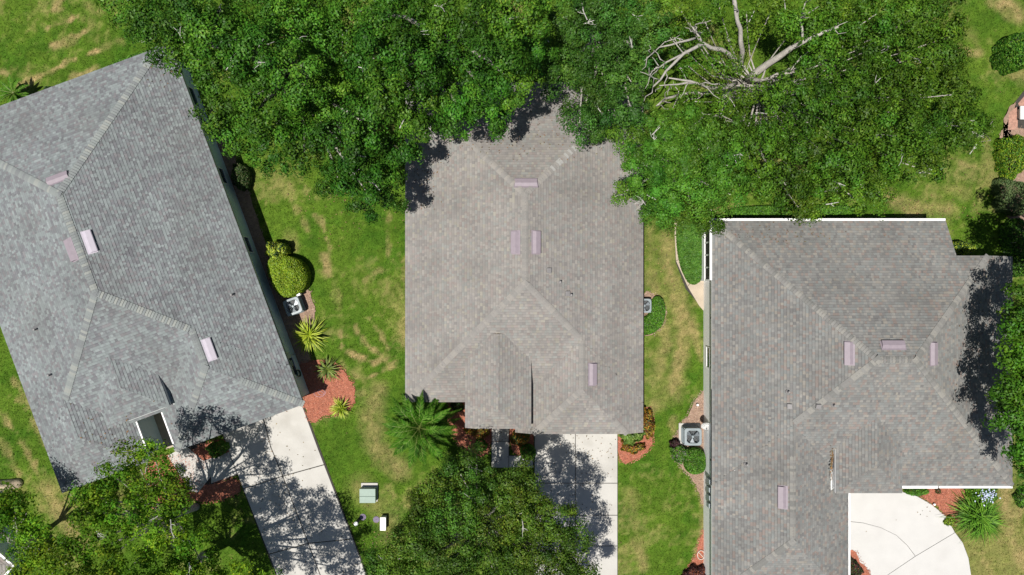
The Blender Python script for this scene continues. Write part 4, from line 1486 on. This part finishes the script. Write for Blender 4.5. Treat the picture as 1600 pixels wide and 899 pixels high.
    G_ = [(212, 712, 24), (240, 705, 18), (178, 742, 20), (252, 742, 26), (275, 768, 22), (228, 768, 26), (250, 795, 26), (282, 800, 22), (160, 780, 24), (195, 800, 26), (138, 800, 22), (170, 830, 26),
          (225, 835, 28, .8), (265, 838, 24), (300, 850, 22), (285, 880, 26), (245, 880, 26), (140, 850, 28), (105, 880, 30), (160, 885, 30), (205, 888, 26, .9), (130, 775, 14, .8), (318, 880, 20)]
    build_tree('street_tree', 'bright yellow green open tree over the left house front bed', (306, 792), G_, BRIGHT, BRIGHT_W, zmid=7.2, zvar=.8, twigs=16, leaf=(.14, .08), density=500, trunk_r=.17, clump=.30, material='soft_leaf', inner=.08, rs=1.05)
    H_ = [(20, 785, 24), (45, 800, 24), (20, 825, 26), (60, 830, 22), (70, 860, 20, .8), (42, 862, 22), (75, 885, 26), (35, 890, 20, .8), (-15, 800, 34), (100, 850, 14, .7), (20, 765, 14, .7)]
    build_tree('street_tree', 'bright green tree at the bottom left picture edge by the neighbour roof', (56, 842), H_, BRIGHT, BRIGHT_W, zmid=5.4, zvar=.6, twigs=6, leaf=(.14, .08), density=430, trunk_r=.14, clump=.3, material='soft_leaf', inner=.08)
    I_ = [(385, 905, 26, .8), (425, 900, 18, .7), (330, 935, 40), (385, 950, 40), (290, 975, 42), (345, 990, 44), (415, 990, 40), (400, 1035, 40), (255, 955, 36), (215, 985, 40), (350, 1040, 40), (290, 1030, 40),
          (450, 1050, 34), (310, 905, 18, .8), (240, 1040, 36), (165, 918, 34), (215, 932, 36), (118, 938, 36), (170, 965, 40), (262, 915, 30), (90, 985, 36)]
    build_tree('street_tree', 'green treetop cut off by the bottom edge beside the left driveway', (318, 868), I_, BRIGHT, BRIGHT_W, zmid=8.0, zvar=.8, twigs=5, leaf=(.14, .08), density=440, trunk_r=.2, clump=.28, material='soft_leaf', inner=.1)
    R_ = [(1590, 500, 26, .9), (1612, 470, 30), (1630, 525, 40), (1592, 560, 22), (1575, 615, 28), (1600, 640, 30), (1625, 590, 40), (1590, 690, 22), (1620, 700, 34), (1650, 640, 40), (1660, 480, 40), (1620, 745, 30), (1670, 560, 44), (1580, 500, 22), (1574, 560, 22), (1567, 608, 22), (1582, 655, 24), (1598, 715, 18), (1605, 600, 30)]
    build_tree('oak_tree', 'leafy green tree casting shade on the right end of the right roof', (1478 + 110, 560), R_, [(.042, .13, .008), (.062, .17, .010), (.092, .21, .015), (.03, .095, .007)], OAK_BLUE_W, zmid=7.6, zvar=.7, twigs=4, leaf=(.15, .085), density=600)
    S_ = [(1660, 365, 32), (1690, 395, 36), (1650, 405, 28), (1635, 395, 22), (1700, 345, 30), (1690, 440, 36), (1645, 445, 30), (1665, 330, 24)]
    build_tree('oak_tree', 'tree beyond the right edge whose shade reaches the lawn and roof corner', (1640, 400), S_, OAK, OAK_W, zmid=7.2, zvar=.6, twigs=3, leaf=(.16, .09), density=420)


def build_plants():
    GR = [(.05, .145, .012), (.08, .20, .016), (.11, .25, .022), (.035, .10, .010)]
    YG = [(.25, .33, .02), (.33, .40, .03), (.17, .25, .018), (.38, .44, .06)]
    LIME = [(.15, .25, .012), (.21, .31, .018), (.10, .18, .012), (.27, .35, .03)]
    CRO = [(.40, .18, .02), (.12, .13, .02), (.34, .26, .03), (.06, .08, .02), (.22, .07, .03)]
    DK = [(.035, .075, .018), (.05, .10, .02), (.025, .055, .014)]
    PUR = [(.05, .02, .025), (.07, .03, .035), (.035, .02, .02)]
    # left house, east side
    hedge('clipped_shrub', 'large clipped yellow green shrub beside the left house', 'shrub', [(412, 402), (440, 398), (465, 408), (476, 430), (468, 455), (440, 467), (424, 455), (412, 425)], 1.5, LIME, 1500, (.09, .06), lump=.08)
    hedge('croton_shrub', 'small yellow leaved shrub above the large clipped shrub', 'shrub', [(408, 380), (425, 374), (440, 382), (446, 396), (425, 402), (408, 400)], 1.6, YG + DK, 800, (.15, .1), lump=.3)
    hedge('shrub', 'dark grey green shrub against the left house wall under the oak', 'shrub', [(355, 258), (370, 252), (384, 262), (386, 288), (372, 296), (358, 285)], 1.1, DK + [(.12, .13, .06)], 1000, (.09, .05), lump=.2)
    hedge('hedge', 'low green hedge along the back eave of the left house', 'hedge', [(150, 104), (190, 88), (235, 70), (245, 82), (200, 100), (156, 114)], .8, GR, 900, (.10, .06), lump=.2)
    palm('sago_palm', 'small green palm at the back left corner of the left house', 22, 146, 24, .9, 22, GR, leaflet=.16, trunk_r=.1, droop=.45, lift=(.05, 1.0), lw=.035)
    hedge('weed', 'small dark green weed beside the left back eave', 'plant', [(64, 136), (72, 132), (76, 138), (68, 142)], .4, DK, 700, (.12, .04), lump=.2)
    rosette('strap_leaf_plant', 'largest yellow green spiky plant beside the left house unit', 'plant', 483, 525, 30, .9, 190, YG, .07, .45)
    rosette('strap_leaf_plant', 'arching green spiky plant on the shaded edge of red mulch', 'plant', 511, 577, 23, .7, 150, [(.13, .19, .03), (.19, .24, .05), (.09, .14, .03)], .05, .7)
    rosette('strap_leaf_plant', 'small bright yellow spiky plant on the red mulch corner', 'plant', 532, 637, 19, .5, 110, YG + [(.36, .38, .08)], .055, .35)
    hedge('shrub', 'small bush in the mulch pocket between walk and left driveway', 'shrub', [(318, 700), (340, 692), (352, 700), (345, 715), (325, 722)], .8, GR + [(.14, .14, .03)], 900, (.10, .06), lump=.3)
    hedge('shrub', 'leafy green bush in front of the left house south corner', 'shrub', [(122, 770), (145, 760), (170, 766), (160, 790), (140, 800), (124, 792)], .9, BRIGHT, 600, (.14, .09), lump=.4)
    # middle house front
    palm('feather_palm', 'big dark green feather palm at the middle house front corner', 656, 668, 58, 2.9, 46, [(.022, .075, .005), (.038, .115, .008), (.062, .155, .012), (.09, .18, .025)], leaflet=.36, trunk_r=.16, droop=.75, lift=(-.15, 1.3), lw=.046)
    hedge('croton_shrub', 'orange and yellow croton row under the middle entry eave', 'shrub', [(724, 672), (745, 668), (765, 670), (766, 684), (745, 686), (730, 682)], .6, CRO, 1000, (.12, .05), lump=.35)
    hedge('shrub', 'low green bush left of the middle house walkway', 'shrub', [(738, 692), (752, 686), (762, 696), (758, 708), (744, 708)], .5, GR, 700, (.1, .05), lump=.3)
    hedge('shrub', 'shaded bush beside the palm below the middle house step', 'shrub', [(700, 632), (722, 630), (724, 645), (708, 648)], .8, DK, 700, (.1, .05), lump=.3)
    hedge('shrub', 'dark leafy bush right of the middle house walkway', 'shrub', [(798, 672), (825, 672), (832, 690), (815, 702), (800, 696)], .7, [(.05, .10, .02), (.09, .14, .03)] + CRO[:1], 900, (.13, .06), lump=.35)
    hedge('clipped_shrub', 'round clipped dark green ball beside the middle walkway end', 'shrub', [(815, 700), (830, 698), (838, 708), (834, 720), (820, 722), (813, 712)], .8, GR, 1500, (.08, .05), lump=.1)
    hedge('shrub', 'large leaved light green shrub at the garage corner of the middle house', 'shrub', [(970, 672), (1000, 668), (1010, 672), (1004, 690), (988, 700), (974, 692)], .9, [(.13, .22, .04), (.18, .26, .05), (.09, .15, .03)], 600, (.17, .11), lump=.35)
    hedge('croton_shrub', 'orange edged croton row curving in front of the garage corner bed', 'shrub', [(970, 688), (985, 700), (1002, 695), (1010, 698), (1005, 708), (985, 712), (972, 704)], .5, CRO, 1000, (.11, .05), lump=.4)
    hedge('croton_shrub', 'dark red and orange croton beside the middle house east wall', 'shrub', [(1006, 642), (1016, 640), (1024, 655), (1022, 685), (1012, 690), (1008, 670)], .7, CRO + [(.1, .04, .02)], 1000, (.11, .05), lump=.4)
    # between middle and right houses
    hedge('clipped_shrub', 'low rounded green hedge around the middle house unit', 'hedge', [(1022, 464), (1036, 464), (1042, 485), (1038, 508), (1022, 522), (1000, 525), (1000, 500), (1018, 494)], .62, GR, 1500, (.08, .05), lump=.08)
    hedge('ground_cover', 'flat green ground cover patch beside the tan path', 'ground cover', [(1060, 345), (1100, 345), (1100, 436), (1085, 446), (1074, 438), (1062, 405), (1059, 370)], .35, [(.045, .13, .015), (.07, .175, .02), (.10, .21, .03)], 1400, (.10, .065), lump=.12)
    hedge('clipped_shrub', 'clipped green bush below the right house unit', 'shrub', [(1074, 704), (1100, 703), (1106, 722), (1103, 742), (1080, 744), (1072, 730)], .8, GR, 1500, (.08, .05), lump=.1)
    hedge('shrub', 'looser green bush with grey twigs beside the clipped bush', 'shrub', [(1052, 700), (1068, 698), (1078, 708), (1072, 728), (1058, 724), (1050, 712)], .7, GR + [(.14, .13, .12)], 1100, (.09, .05), lump=.3)
    hedge('shrub', 'small dark purple shrub at the left of the right house unit', 'shrub', [(1050, 690), (1062, 688), (1066, 697), (1056, 704), (1049, 700)], .6, PUR, 1000, (.09, .05), lump=.3)
    hedge('shrub', 'dark red spiky shrub in the mulch at the bottom edge', 'shrub', [(1072, 892), (1090, 886), (1104, 892), (1108, 915), (1080, 925), (1068, 910)], .6, PUR + [(.2, .06, .03)], 900, (.16, .04), lump=.4)
    # right house
    hedge('hedge', 'clipped green hedge along the back eave of the right house', 'hedge', [(1140, 326), (1190, 321), (1260, 320), (1340, 320), (1346, 334), (1260, 336), (1180, 336), (1140, 338)], .9, GR, 1200, (.09, .055), lump=.1)
    hedge('hedge', 'short hedge with yellow green tips at the right roof notch', 'hedge', [(1482, 378), (1532, 376), (1535, 398), (1488, 402)], 1.2, DK + YG[:2], 1100, (.09, .055), lump=.2)
    hedge('shrub', 'neat low green shrub in the mulch under the right entry eave', 'shrub', [(1418, 766), (1452, 765), (1456, 772), (1436, 777), (1420, 774)], .45, GR, 1200, (.09, .05), lump=.15)
    hedge('shrub', 'tiny brown green shrub in red mulch beside the right entry', 'shrub', [(1464, 766), (1472, 765), (1474, 772), (1466, 774)], .3, [(.10, .08, .03), (.07, .10, .03)], 900, (.07, .03), lump=.3)
    t = hedge('flowering_shrub', 'green shrub with pale blue flowers beside the fountain grass clump', 'shrub', [(1518, 760), (1545, 757), (1564, 764), (1566, 785), (1545, 794), (1522, 784)], .9, GR + LIME[:1], 1100, (.10, .06), lump=.25)
    n = 90
    c = P(1541, 774, .95)
    pos = np.stack([RNG.normal(0, .27, n), RNG.normal(0, .2, n), RNG.uniform(.86, 1.0, n)], 1)
    q = leaf_quads(pos, unit(RNG.normal(0, .3, (n, 3)) + np.array([0, 0, 1])), .10, .09, .1)
    quad_mesh('flowers', q, mix_cols(n, [(.38, .45, .62), (.50, .55, .68)]), M['chip'], t, kind='stuff')
    rosette('grass_clump', 'big arching green grass clump by the right driveway edge', 'plant', 1533, 808, 42, 1.1, 520, [(.07, .19, .015), (.11, .26, .02), (.16, .31, .03), (.045, .12, .01)], .04, .6, lift=(.15, 1.2), heads=5)
    hedge('shrub', 'small light green plant on the edge of the right driveway', 'plant', [(1482, 812), (1492, 808), (1496, 818), (1488, 826), (1480, 822)], .4, LIME, 600, (.11, .06), lump=.4)
    hedge('shrub', 'dark purple plant beside the right garage wall', 'plant', [(1328, 872), (1338, 874), (1350, 890), (1356, 902), (1330, 910)], .5, PUR + DK, 800, (.13, .04), lump=.4)
    # far right
    hedge('shrub', 'dark round shrub on the lawn at the top right edge', 'shrub', [(1580, 72), (1590, 50), (1610, 42), (1630, 60), (1625, 98), (1600, 108), (1586, 92)], 1.8, OAK, 900, (.14, .08), lump=.3)
    hedge('shrub', 'yellow green shrub at the right edge below the brick path', 'shrub', [(1570, 235), (1580, 212), (1612, 205), (1625, 250), (1605, 278), (1575, 268)], 1.2, LIME + GR, 1000, (.11, .06), lump=.35)
    hedge('shrub', 'grey green shrub at the right edge under the yellow green one', 'shrub', [(1566, 280), (1600, 274), (1630, 290), (1620, 330), (1585, 335), (1568, 310)], 1.0, [(.07, .12, .04), (.10, .14, .05)], 1000, (.09, .05), lump=.35)
    hedge('shrub', 'leafy green shrub between the right roof edge and picture edge', 'shrub', [(1586, 345), (1620, 340), (1630, 420), (1600, 440), (1588, 400)], 1.3, GR + DK, 900, (.11, .06), lump=.35)
    hedge('small_plant', 'dark green plant at the right edge by the dry lawn', 'plant', [(1588, 765), (1612, 762), (1620, 795), (1598, 800)], .5, DK + GR, 700, (.12, .05), lump=.4)
    bud = 3
    build_tree('young_tree', 'thin young tree at the right tip of the wide oak', (1520, 215), [(1515, 200, 16, .8), (1535, 188, 18, .8), (1545, 205, 14, .7), (1528, 222, 14, .6)], OAK_OLIVE, OAK_OLIVE_W, zmid=3.6, zvar=.3, twigs=3, leaf=(.15, .06), density=330, trunk_r=.06)


# ------------------------------------------------------------------ things on the ground and walls
def ac_unit(label, px, py, rz, h=.8, w=.86, pad=True):
    p = P(px, py, h)
    T = empty('air_conditioner', (p.x, p.y, 0), rz, label, 'air conditioner', 'outdoor cooling units')
    hw = w / 2

    def rrect(hw_, r, seg=5):
        pts = []
        for cx, cy, a0 in ((1, 1, 0), (-1, 1, 90), (-1, -1, 180), (1, -1, 270)):
            for k in range(seg + 1):
                a = math.radians(a0 + 90 * k / seg)
                pts.append((cx * (hw_ - r) + r * math.cos(a), cy * (hw_ - r) + r * math.sin(a)))
        return pts
    if pad:
        bm = bmesh.new()
        bm_box(bm, -hw - .12, hw + .12, -hw - .12, hw + .12, -.05, .07, .01)
        bm_obj('pad', bm, M['concrete'], T)
    # dark coil core and louvred casing
    bm = bmesh.new()
    bm_prism(bm, rrect(hw - .04, .12), .07, h - .32)
    bm_obj('coil', bm, M['ac_dark'], T)
    bm = bmesh.new()
    m_ = rrect(hw - .04, .12)
    v1 = [bm.verts.new((x, y, h - .33)) for x, y in m_]
    v2 = [bm.verts.new((x, y, h - .12)) for x, y in m_]
    for a in range(len(m_)):
        b = (a + 1) % len(m_)
        bm.faces.new((v1[a], v1[b], v2[b], v2[a]))
    bm_obj('coil', bm, M['ac_dark'], T)
    bm = bmesh.new()
    n = 13
    for k in range(n):
        z = .09 + (h - .24) * k / (n - 1)
        o1, o2 = rrect(hw - .006, .14), rrect(hw - .03, .12)
        v1 = [bm.verts.new((x, y, z - .012)) for x, y in o1]
        v2 = [bm.verts.new((x, y, z + .016)) for x, y in o2]
        for a in range(len(v1)):
            b = (a + 1) % len(v1)
            bm.faces.new((v1[a], v1[b], v2[b], v2[a]))
    bm_obj('louvre', bm, M['ac_casing'], T)
    bm = bmesh.new()
    for cx, cy in ((1, 1), (-1, 1), (-1, -1), (1, -1)):
        x, y = cx * (hw - .05), cy * (hw - .05)
        bm_tube(bm, [(x, y, .07), (x, y, h - .1)], [.035, .035], 8)
    bm_obj('corner_post', bm, M['ac_casing'], T)
    # top: rounded plate with a round opening
    bm = bmesh.new()
    seg = 24
    ro = rrect(hw, .16)
    m = len(ro)
    ri = hw * .86
    out_lo = [bm.verts.new((x, y, h - .13)) for x, y in ro]
    out_hi = [bm.verts.new((x * .985, y * .985, h - .02)) for x, y in ro]
    top = [bm.verts.new((x * .95, y * .95, h)) for x, y in ro]
    ang = [math.atan2(y, x) for x, y in ro]
    inn = [bm.verts.new((ri * math.cos(a), ri * math.sin(a), h + .005)) for a in ang]
    low = [bm.verts.new((ri * math.cos(a), ri * math.sin(a), h - .30)) for a in ang]
    for r0, r1 in ((out_lo, out_hi), (out_hi, top), (top, inn), (inn, low)):
        for a in range(m):
            b = (a + 1) % m
            bm.faces.new((r0[a], r0[b], r1[b], r1[a]))
    bm_obj('top_cover', bm, M['ac_casing'], T)
    bm = bmesh.new()
    a0 = .5
    for k in range(3):
        a = a0 + k * 2 * math.pi / 3
        vs = []
        for s, da in ((.2, -.18), (1.0, -.42), (1.02, .32), (.2, .25)):
            r = ri * .93 * s
            vs.append(bm.verts.new((r * math.cos(a + da), r * math.sin(a + da), h - .10 + (.035 if da > 0 else 0))))
        bm.faces.new(vs)
    fan = bm_obj('fan', bm, M['ac_blade'], T)
    bm = bmesh.new()
    bm_tube(bm, [(0, 0, h - .14), (0, 0, h - .045), (0, 0, h - .03)], [.075, .075, .05], 14)
    bm_obj('motor_hub', bm, M['ac_casing'], fan)
    bm = bmesh.new()
    for f in (.34, .55, .76, .96):
        r = ri * f
        k = 24
        pts = [(r * math.cos(2 * math.pi * i / k), r * math.sin(2 * math.pi * i / k), h + .012) for i in range(k + 1)]
        bm_tube(bm, pts, [.0035] * (k + 1), 4, cap=False)
    for k in range(8):
        a = k * math.pi / 4
        bm_tube(bm, [(.08 * math.cos(a), .08 * math.sin(a), h + .015), (ri * math.cos(a), ri * math.sin(a), h + .008)], [.004, .004], 4)
    bm_obj('fan_guard', bm, M['ac_casing'], T)
    return T


def hose_loop(name, label, pts, r, material):
    bm = bmesh.new()
    pts = [Vector(p) for p in pts]
    base = pts[0].copy(); base.z = 0
    bm_tube(bm, [p - base for p in pts], [r] * len(pts), 7)
    o = bm_obj(name, bm, material, None, base, smooth=True)
    return tag(o, label, 'hose')


def build_objects(hs):
    ac_unit('cooling unit beside the clipped shrub at the left house', 457, 479, math.radians(20.3), h=.75, w=.95, pad=False)
    ac_unit('cooling unit half under the middle house east eave', 1007, 478, 0, h=.6, w=.82, pad=False)
    ac_unit('large cooling unit on a pad beside the right house wall', 1083, 683, 0, h=.85, w=1.0)
    # disconnect box near the left unit
    p = P(466, 460, .7)
    T = empty('power_box', (p.x, p.y, 0), math.radians(20), 'small white electrical box on a post above the left cooling unit', 'electrical box')
    bm = bmesh.new(); bm_box(bm, -.11, .11, -.09, .09, .45, .72, .012); bm_obj('cabinet', bm, M['white_metal'], T)
    bm = bmesh.new(); bm_tube(bm, [(0, 0, -.1), (0, 0, .46)], [.035, .035], 8); bm_obj('post', bm, M['fascia_grey'], T)
    # pad mounted transformer
    p = P(574, 775.5, .52)
    T = empty('transformer', (p.x, p.y, 0), 0, 'grey green transformer box on a concrete pad in the lawn', 'transformer')
    bm = bmesh.new(); bm_box(bm, -.46, .50, -.45, .62, -.05, .06, .01); bm_obj('pad', bm, M['concrete'], T)
    bm = bmesh.new(); bm_box(bm, -.44, .44, -.38, .40, .06, .47, .01); bm_obj('cabinet', bm, M['utility_green'], T)
    bm = bmesh.new(); bm_box(bm, -.455, .455, -.02, .41, .473, .515, .012); bm_obj('lid', bm, M['utility_green'], T)
    bm = bmesh.new(); bm_box(bm, -.455, .455, -.40, -.035, .473, .505, .012); bm_obj('door', bm, M['utility_green'], T)
    bm = bmesh.new(); bm_box(bm, -.05, .05, -.415, -.38, .25, .35, .008); bm_obj('handle', bm, M['pipe_lead'], T)
    # cable pedestal, marker post, valve lids
    p = P(598, 819.5, .5)
    T = empty('utility_pedestal', (p.x, p.y, 0), 0, 'white rectangular utility pedestal right of the round lids', 'pedestal')
    bm = bmesh.new(); bm_box(bm, -.15, .15, -.36, .36, .05, .42, .03); bm_obj('cabinet', bm, M['white_metal'], T)
    bm = bmesh.new(); bm_box(bm, -.17, .17, -.38, .38, .40, .46, .025); bm_obj('cap', bm, M['white_metal'], T)
    bm = bmesh.new(); bm_box(bm, -.13, .13, -.33, .33, -.08, .06); bm_obj('base', bm, M['utility_green'], T)
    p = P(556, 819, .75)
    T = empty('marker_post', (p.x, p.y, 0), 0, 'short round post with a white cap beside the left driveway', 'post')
    bm = bmesh.new(); bm_tube(bm, [(0, 0, -.1), (0, 0, .7)], [.095, .095], 14); bm_obj('shaft', bm, M['ac_dark'], T)  # near-black shaft colour stands in for the post's shaded side
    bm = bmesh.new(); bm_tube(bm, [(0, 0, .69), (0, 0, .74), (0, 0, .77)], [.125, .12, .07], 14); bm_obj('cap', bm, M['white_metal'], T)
    for px, py, lab in ((567, 808, 'purple grey round valve lid next to the marker post'), (588, 812, 'purple grey round valve lid left of the white pedestal')):
        p = P(px, py)
        bm = bmesh.new()
        bm_tube(bm, [(0, 0, -.06), (0, 0, .02), (0, 0, .03)], [.19, .19, .17], 18)
        T = empty('valve_lid', (p.x, p.y, 0), 0, lab, 'valve lid', 'round valve lids')
        bm_obj('rim', bm, M['lid_purple'], T)
        bm = bmesh.new()
        bm_tube(bm, [(0, 0, .02), (0, 0, .036)], [.14, .13], 18)
        bm_box(bm, -.05, .05, -.012, .012, .036, .046)
        bm_obj('cover', bm, M['lid_purple'], T)
    # satellite dish by the right wall
    b = P(1101, 664, .4); b.z = 0
    T = empty('satellite_dish', b, 0, 'white satellite dish on a short mast above the right cooling unit', 'satellite dish')
    bm = bmesh.new()
    bm_tube(bm, [(0, 0, -.1), (0, 0, .8), (-.06, .10, 1.05)], [.03, .03, .025], 8)
    bm_obj('mast', bm, M['white_metal'], T)
    bm = bmesh.new()
    rows = []
    for k in range(6):
        f = k / 5
        rows.append([bm.verts.new((.33 * f * math.cos(a), .29 * f * math.sin(a), .10 * f * f)) for a in [2 * math.pi * i / 24 for i in range(24)]] if k else [bm.verts.new((0, 0, 0))])
    for i in range(24):
        bm.faces.new((rows[0][0], rows[1][i], rows[1][(i + 1) % 24]))
    for r0, r1 in zip(rows[1:-1], rows[2:]):
        for i in range(24):
            bm.faces.new((r0[i], r1[i], r1[(i + 1) % 24], r0[(i + 1) % 24]))
    bmesh.ops.solidify(bm, geom=bm.faces[:], thickness=.012)
    d = bm_obj('dish', bm, M['white_metal'], T, smooth=True)
    d.location = (-.06, .12, 1.05)
    d.rotation_euler = (math.radians(38), math.radians(-12), 0)
    bm = bmesh.new()
    bm_tube(bm, [(0, -.27, .08), (0, -.2, .3), (0, -.05, .42)], [.012, .012, .012], 6)
    bm_box(bm, -.03, .03, -.08, 0, .40, .47)
    f = bm_obj('feed_arm', bm, M['fascia_grey'], d)
    # small white post light above the dish
    b = P(1090, 633, .2); b.z = 0
    T = empty('path_light', b, 0, 'tiny white ground light in the mulch above the satellite dish', 'light')
    bm = bmesh.new(); bm_tube(bm, [(0, 0, -.1), (0, 0, .2)], [.02, .02], 8); bm_obj('stake', bm, M['ac_dark'], T)
    bm = bmesh.new(); bm_tube(bm, [(0, 0, .19), (0, 0, .24), (0, 0, .26)], [.075, .07, .03], 12); bm_obj('head', bm, M['white_metal'], T)
    b = P(1459, 788, .1); b.z = 0
    T = empty('path_light', b, 0, 'tiny white ground light in red mulch by the right driveway', 'light')
    bm = bmesh.new(); bm_tube(bm, [(0, 0, -.1), (0, 0, .16)], [.02, .02], 8); bm_obj('stake', bm, M['ac_dark'], T)
    bm = bmesh.new(); bm_tube(bm, [(0, 0, .15), (0, 0, .2), (0, 0, .22)], [.07, .065, .03], 12); bm_obj('head', bm, M['white_metal'], T)
    # hose reel on the left house wall
    hl = hs['left']
    l = to_local(hl, P(473, 581, .9))
    w = hl['to_world'](6.69, l.y, .62)
    T = empty('hose_reel', w, math.radians(20.3), 'dark green coiled hose hanging on the left house wall', 'hose')
    bm = bmesh.new()
    k = 28
    for turn in range(3):
        pts = [(.06 + .03 * turn, (.17 + .012 * turn) * math.cos(2 * math.pi * i / k), .31 + (.29 + .012 * turn) * math.sin(2 * math.pi * i / k)) for i in range(k + 1)]
        bm_tube(bm, pts, [.019] * (k + 1), 6, cap=False)
    bm_obj('coil', bm, M['hose_green'], T, smooth=True)
    bm = bmesh.new(); bm_box(bm, -.02, .16, -.05, .05, .44, .52, .01); bm_obj('bracket', bm, M['fascia_grey'], T)
    rr = random.Random(4)
    c0 = P(497, 617, .05)
    pts = [c0 + Vector((.34 * math.cos(t * .9) * (1 - t * .035) + .02 * t, .2 * math.sin(t * .9) + .015 * t, 0)) for t in np.linspace(0, 14, 60)]
    hose_loop('garden_hose', 'thin pinkish hose looped on the red mulch', pts, .014, M['hose_pink'])
    c0 = P(1095, 867, .06)
    pts = [c0 + Vector((.20 * math.cos(t), .26 * math.sin(t), .004 * t)) for t in np.linspace(2.4, 2.4 + 4 * math.pi, 50)]
    pts += [P(1100, 872, .06), P(1099.5, 885, .05), P(1099, 899, .05)]
    hose_loop('garden_hose', 'pale garden hose coiled at the base of the right house wall', pts, .018, M['hose_tan'])
    # rock at the left edge, white bench slab at the right edge
    b = P(4, 760, .4); b.z = 0
    bm = bmesh.new()
    bmesh.ops.create_icosphere(bm, subdivisions=3, radius=1)
    for v in bm.verts:
        k = 1 + .12 * math.sin(v.co.x * 5 + 1) * math.cos(v.co.y * 4) + .06 * math.sin(v.co.z * 9)
        v.co = Vector((v.co.x * .95 * k, v.co.y * .30 * k, max(-.1, v.co.z * .75 * k)))
    o = bm_obj('boulder', bm, M['rock'], None, b, smooth=True)
    o.rotation_euler = (0, 0, .1)
    tag(o, 'pale tan rock at the left picture edge above the corner tree', 'rock')
    b = P(1606, 177, .3); b.z = 0
    T = empty('stone_bench', b, 0, 'white slab bench at the right edge on the brick path', 'bench')
    bm = bmesh.new(); bm_box(bm, -.5, .5, -.38, .38, .33, .42, .015); bm_obj('seat', bm, M['white_metal'], T)
    for s in (-1, 1):
        bm = bmesh.new(); bm_box(bm, s * .34 - .07, s * .34 + .07, -.26, .26, -.02, .335, .015); bm_obj('leg', bm, M['concrete'], T)
    # fallen leaves on the roofs under the trees and in the entry valley of the right house
    roof_litter(hs['right'], [(1300, 722, 1.2, 11, 150), (1200, 365, 60, 10, 70), (1540, 560, 25, 90, 70)])
    roof_litter(hs['mid'], [(760, 225, 60, 14, 110), (900, 200, 40, 20, 60), (660, 280, 14, 25, 45)])
    roof_litter(hs['left'], [(200, 690, 40, 22, 80), (262, 105, 16, 14, 40)])


def build_fallen_leaves():
    pos = []
    for px, py, sx, sy, n in ((430, 760, 40, 60, 160), (895, 760, 35, 70, 170), (940, 700, 15, 15, 20), (590, 860, 30, 30, 120), (560, 320, 50, 25, 120), (780, 700, 14, 20, 40),
                              (1430, 330, 60, 12, 120), (1450, 800, 40, 25, 22), (1540, 300, 25, 60, 60), (110, 820, 25, 30, 80), (1040, 400, 14, 40, 60)):
        for _ in range(n):
            pos.append(P(random.gauss(px, sx), random.gauss(py, sy), .05))
    pos = np.array([tuple(p) for p in pos])
    n = len(pos)
    q = leaf_quads(pos, unit(RNG.normal(0, .25, (n, 3)) + np.array([0, 0, 1])), .09, .05, .2)
    o = quad_mesh('fallen_leaves', q, mix_cols(n, [(.20, .12, .05), (.13, .08, .04), (.27, .19, .08), (.10, .09, .04)]), M['chip'])
    tag(o, 'scattered brown fallen leaves on driveways and lawn', 'leaves', kind='stuff')


build_ground()
build_paving()
HS = build_houses()
build_trees()
build_plants()
build_objects(HS)
build_fallen_leaves()
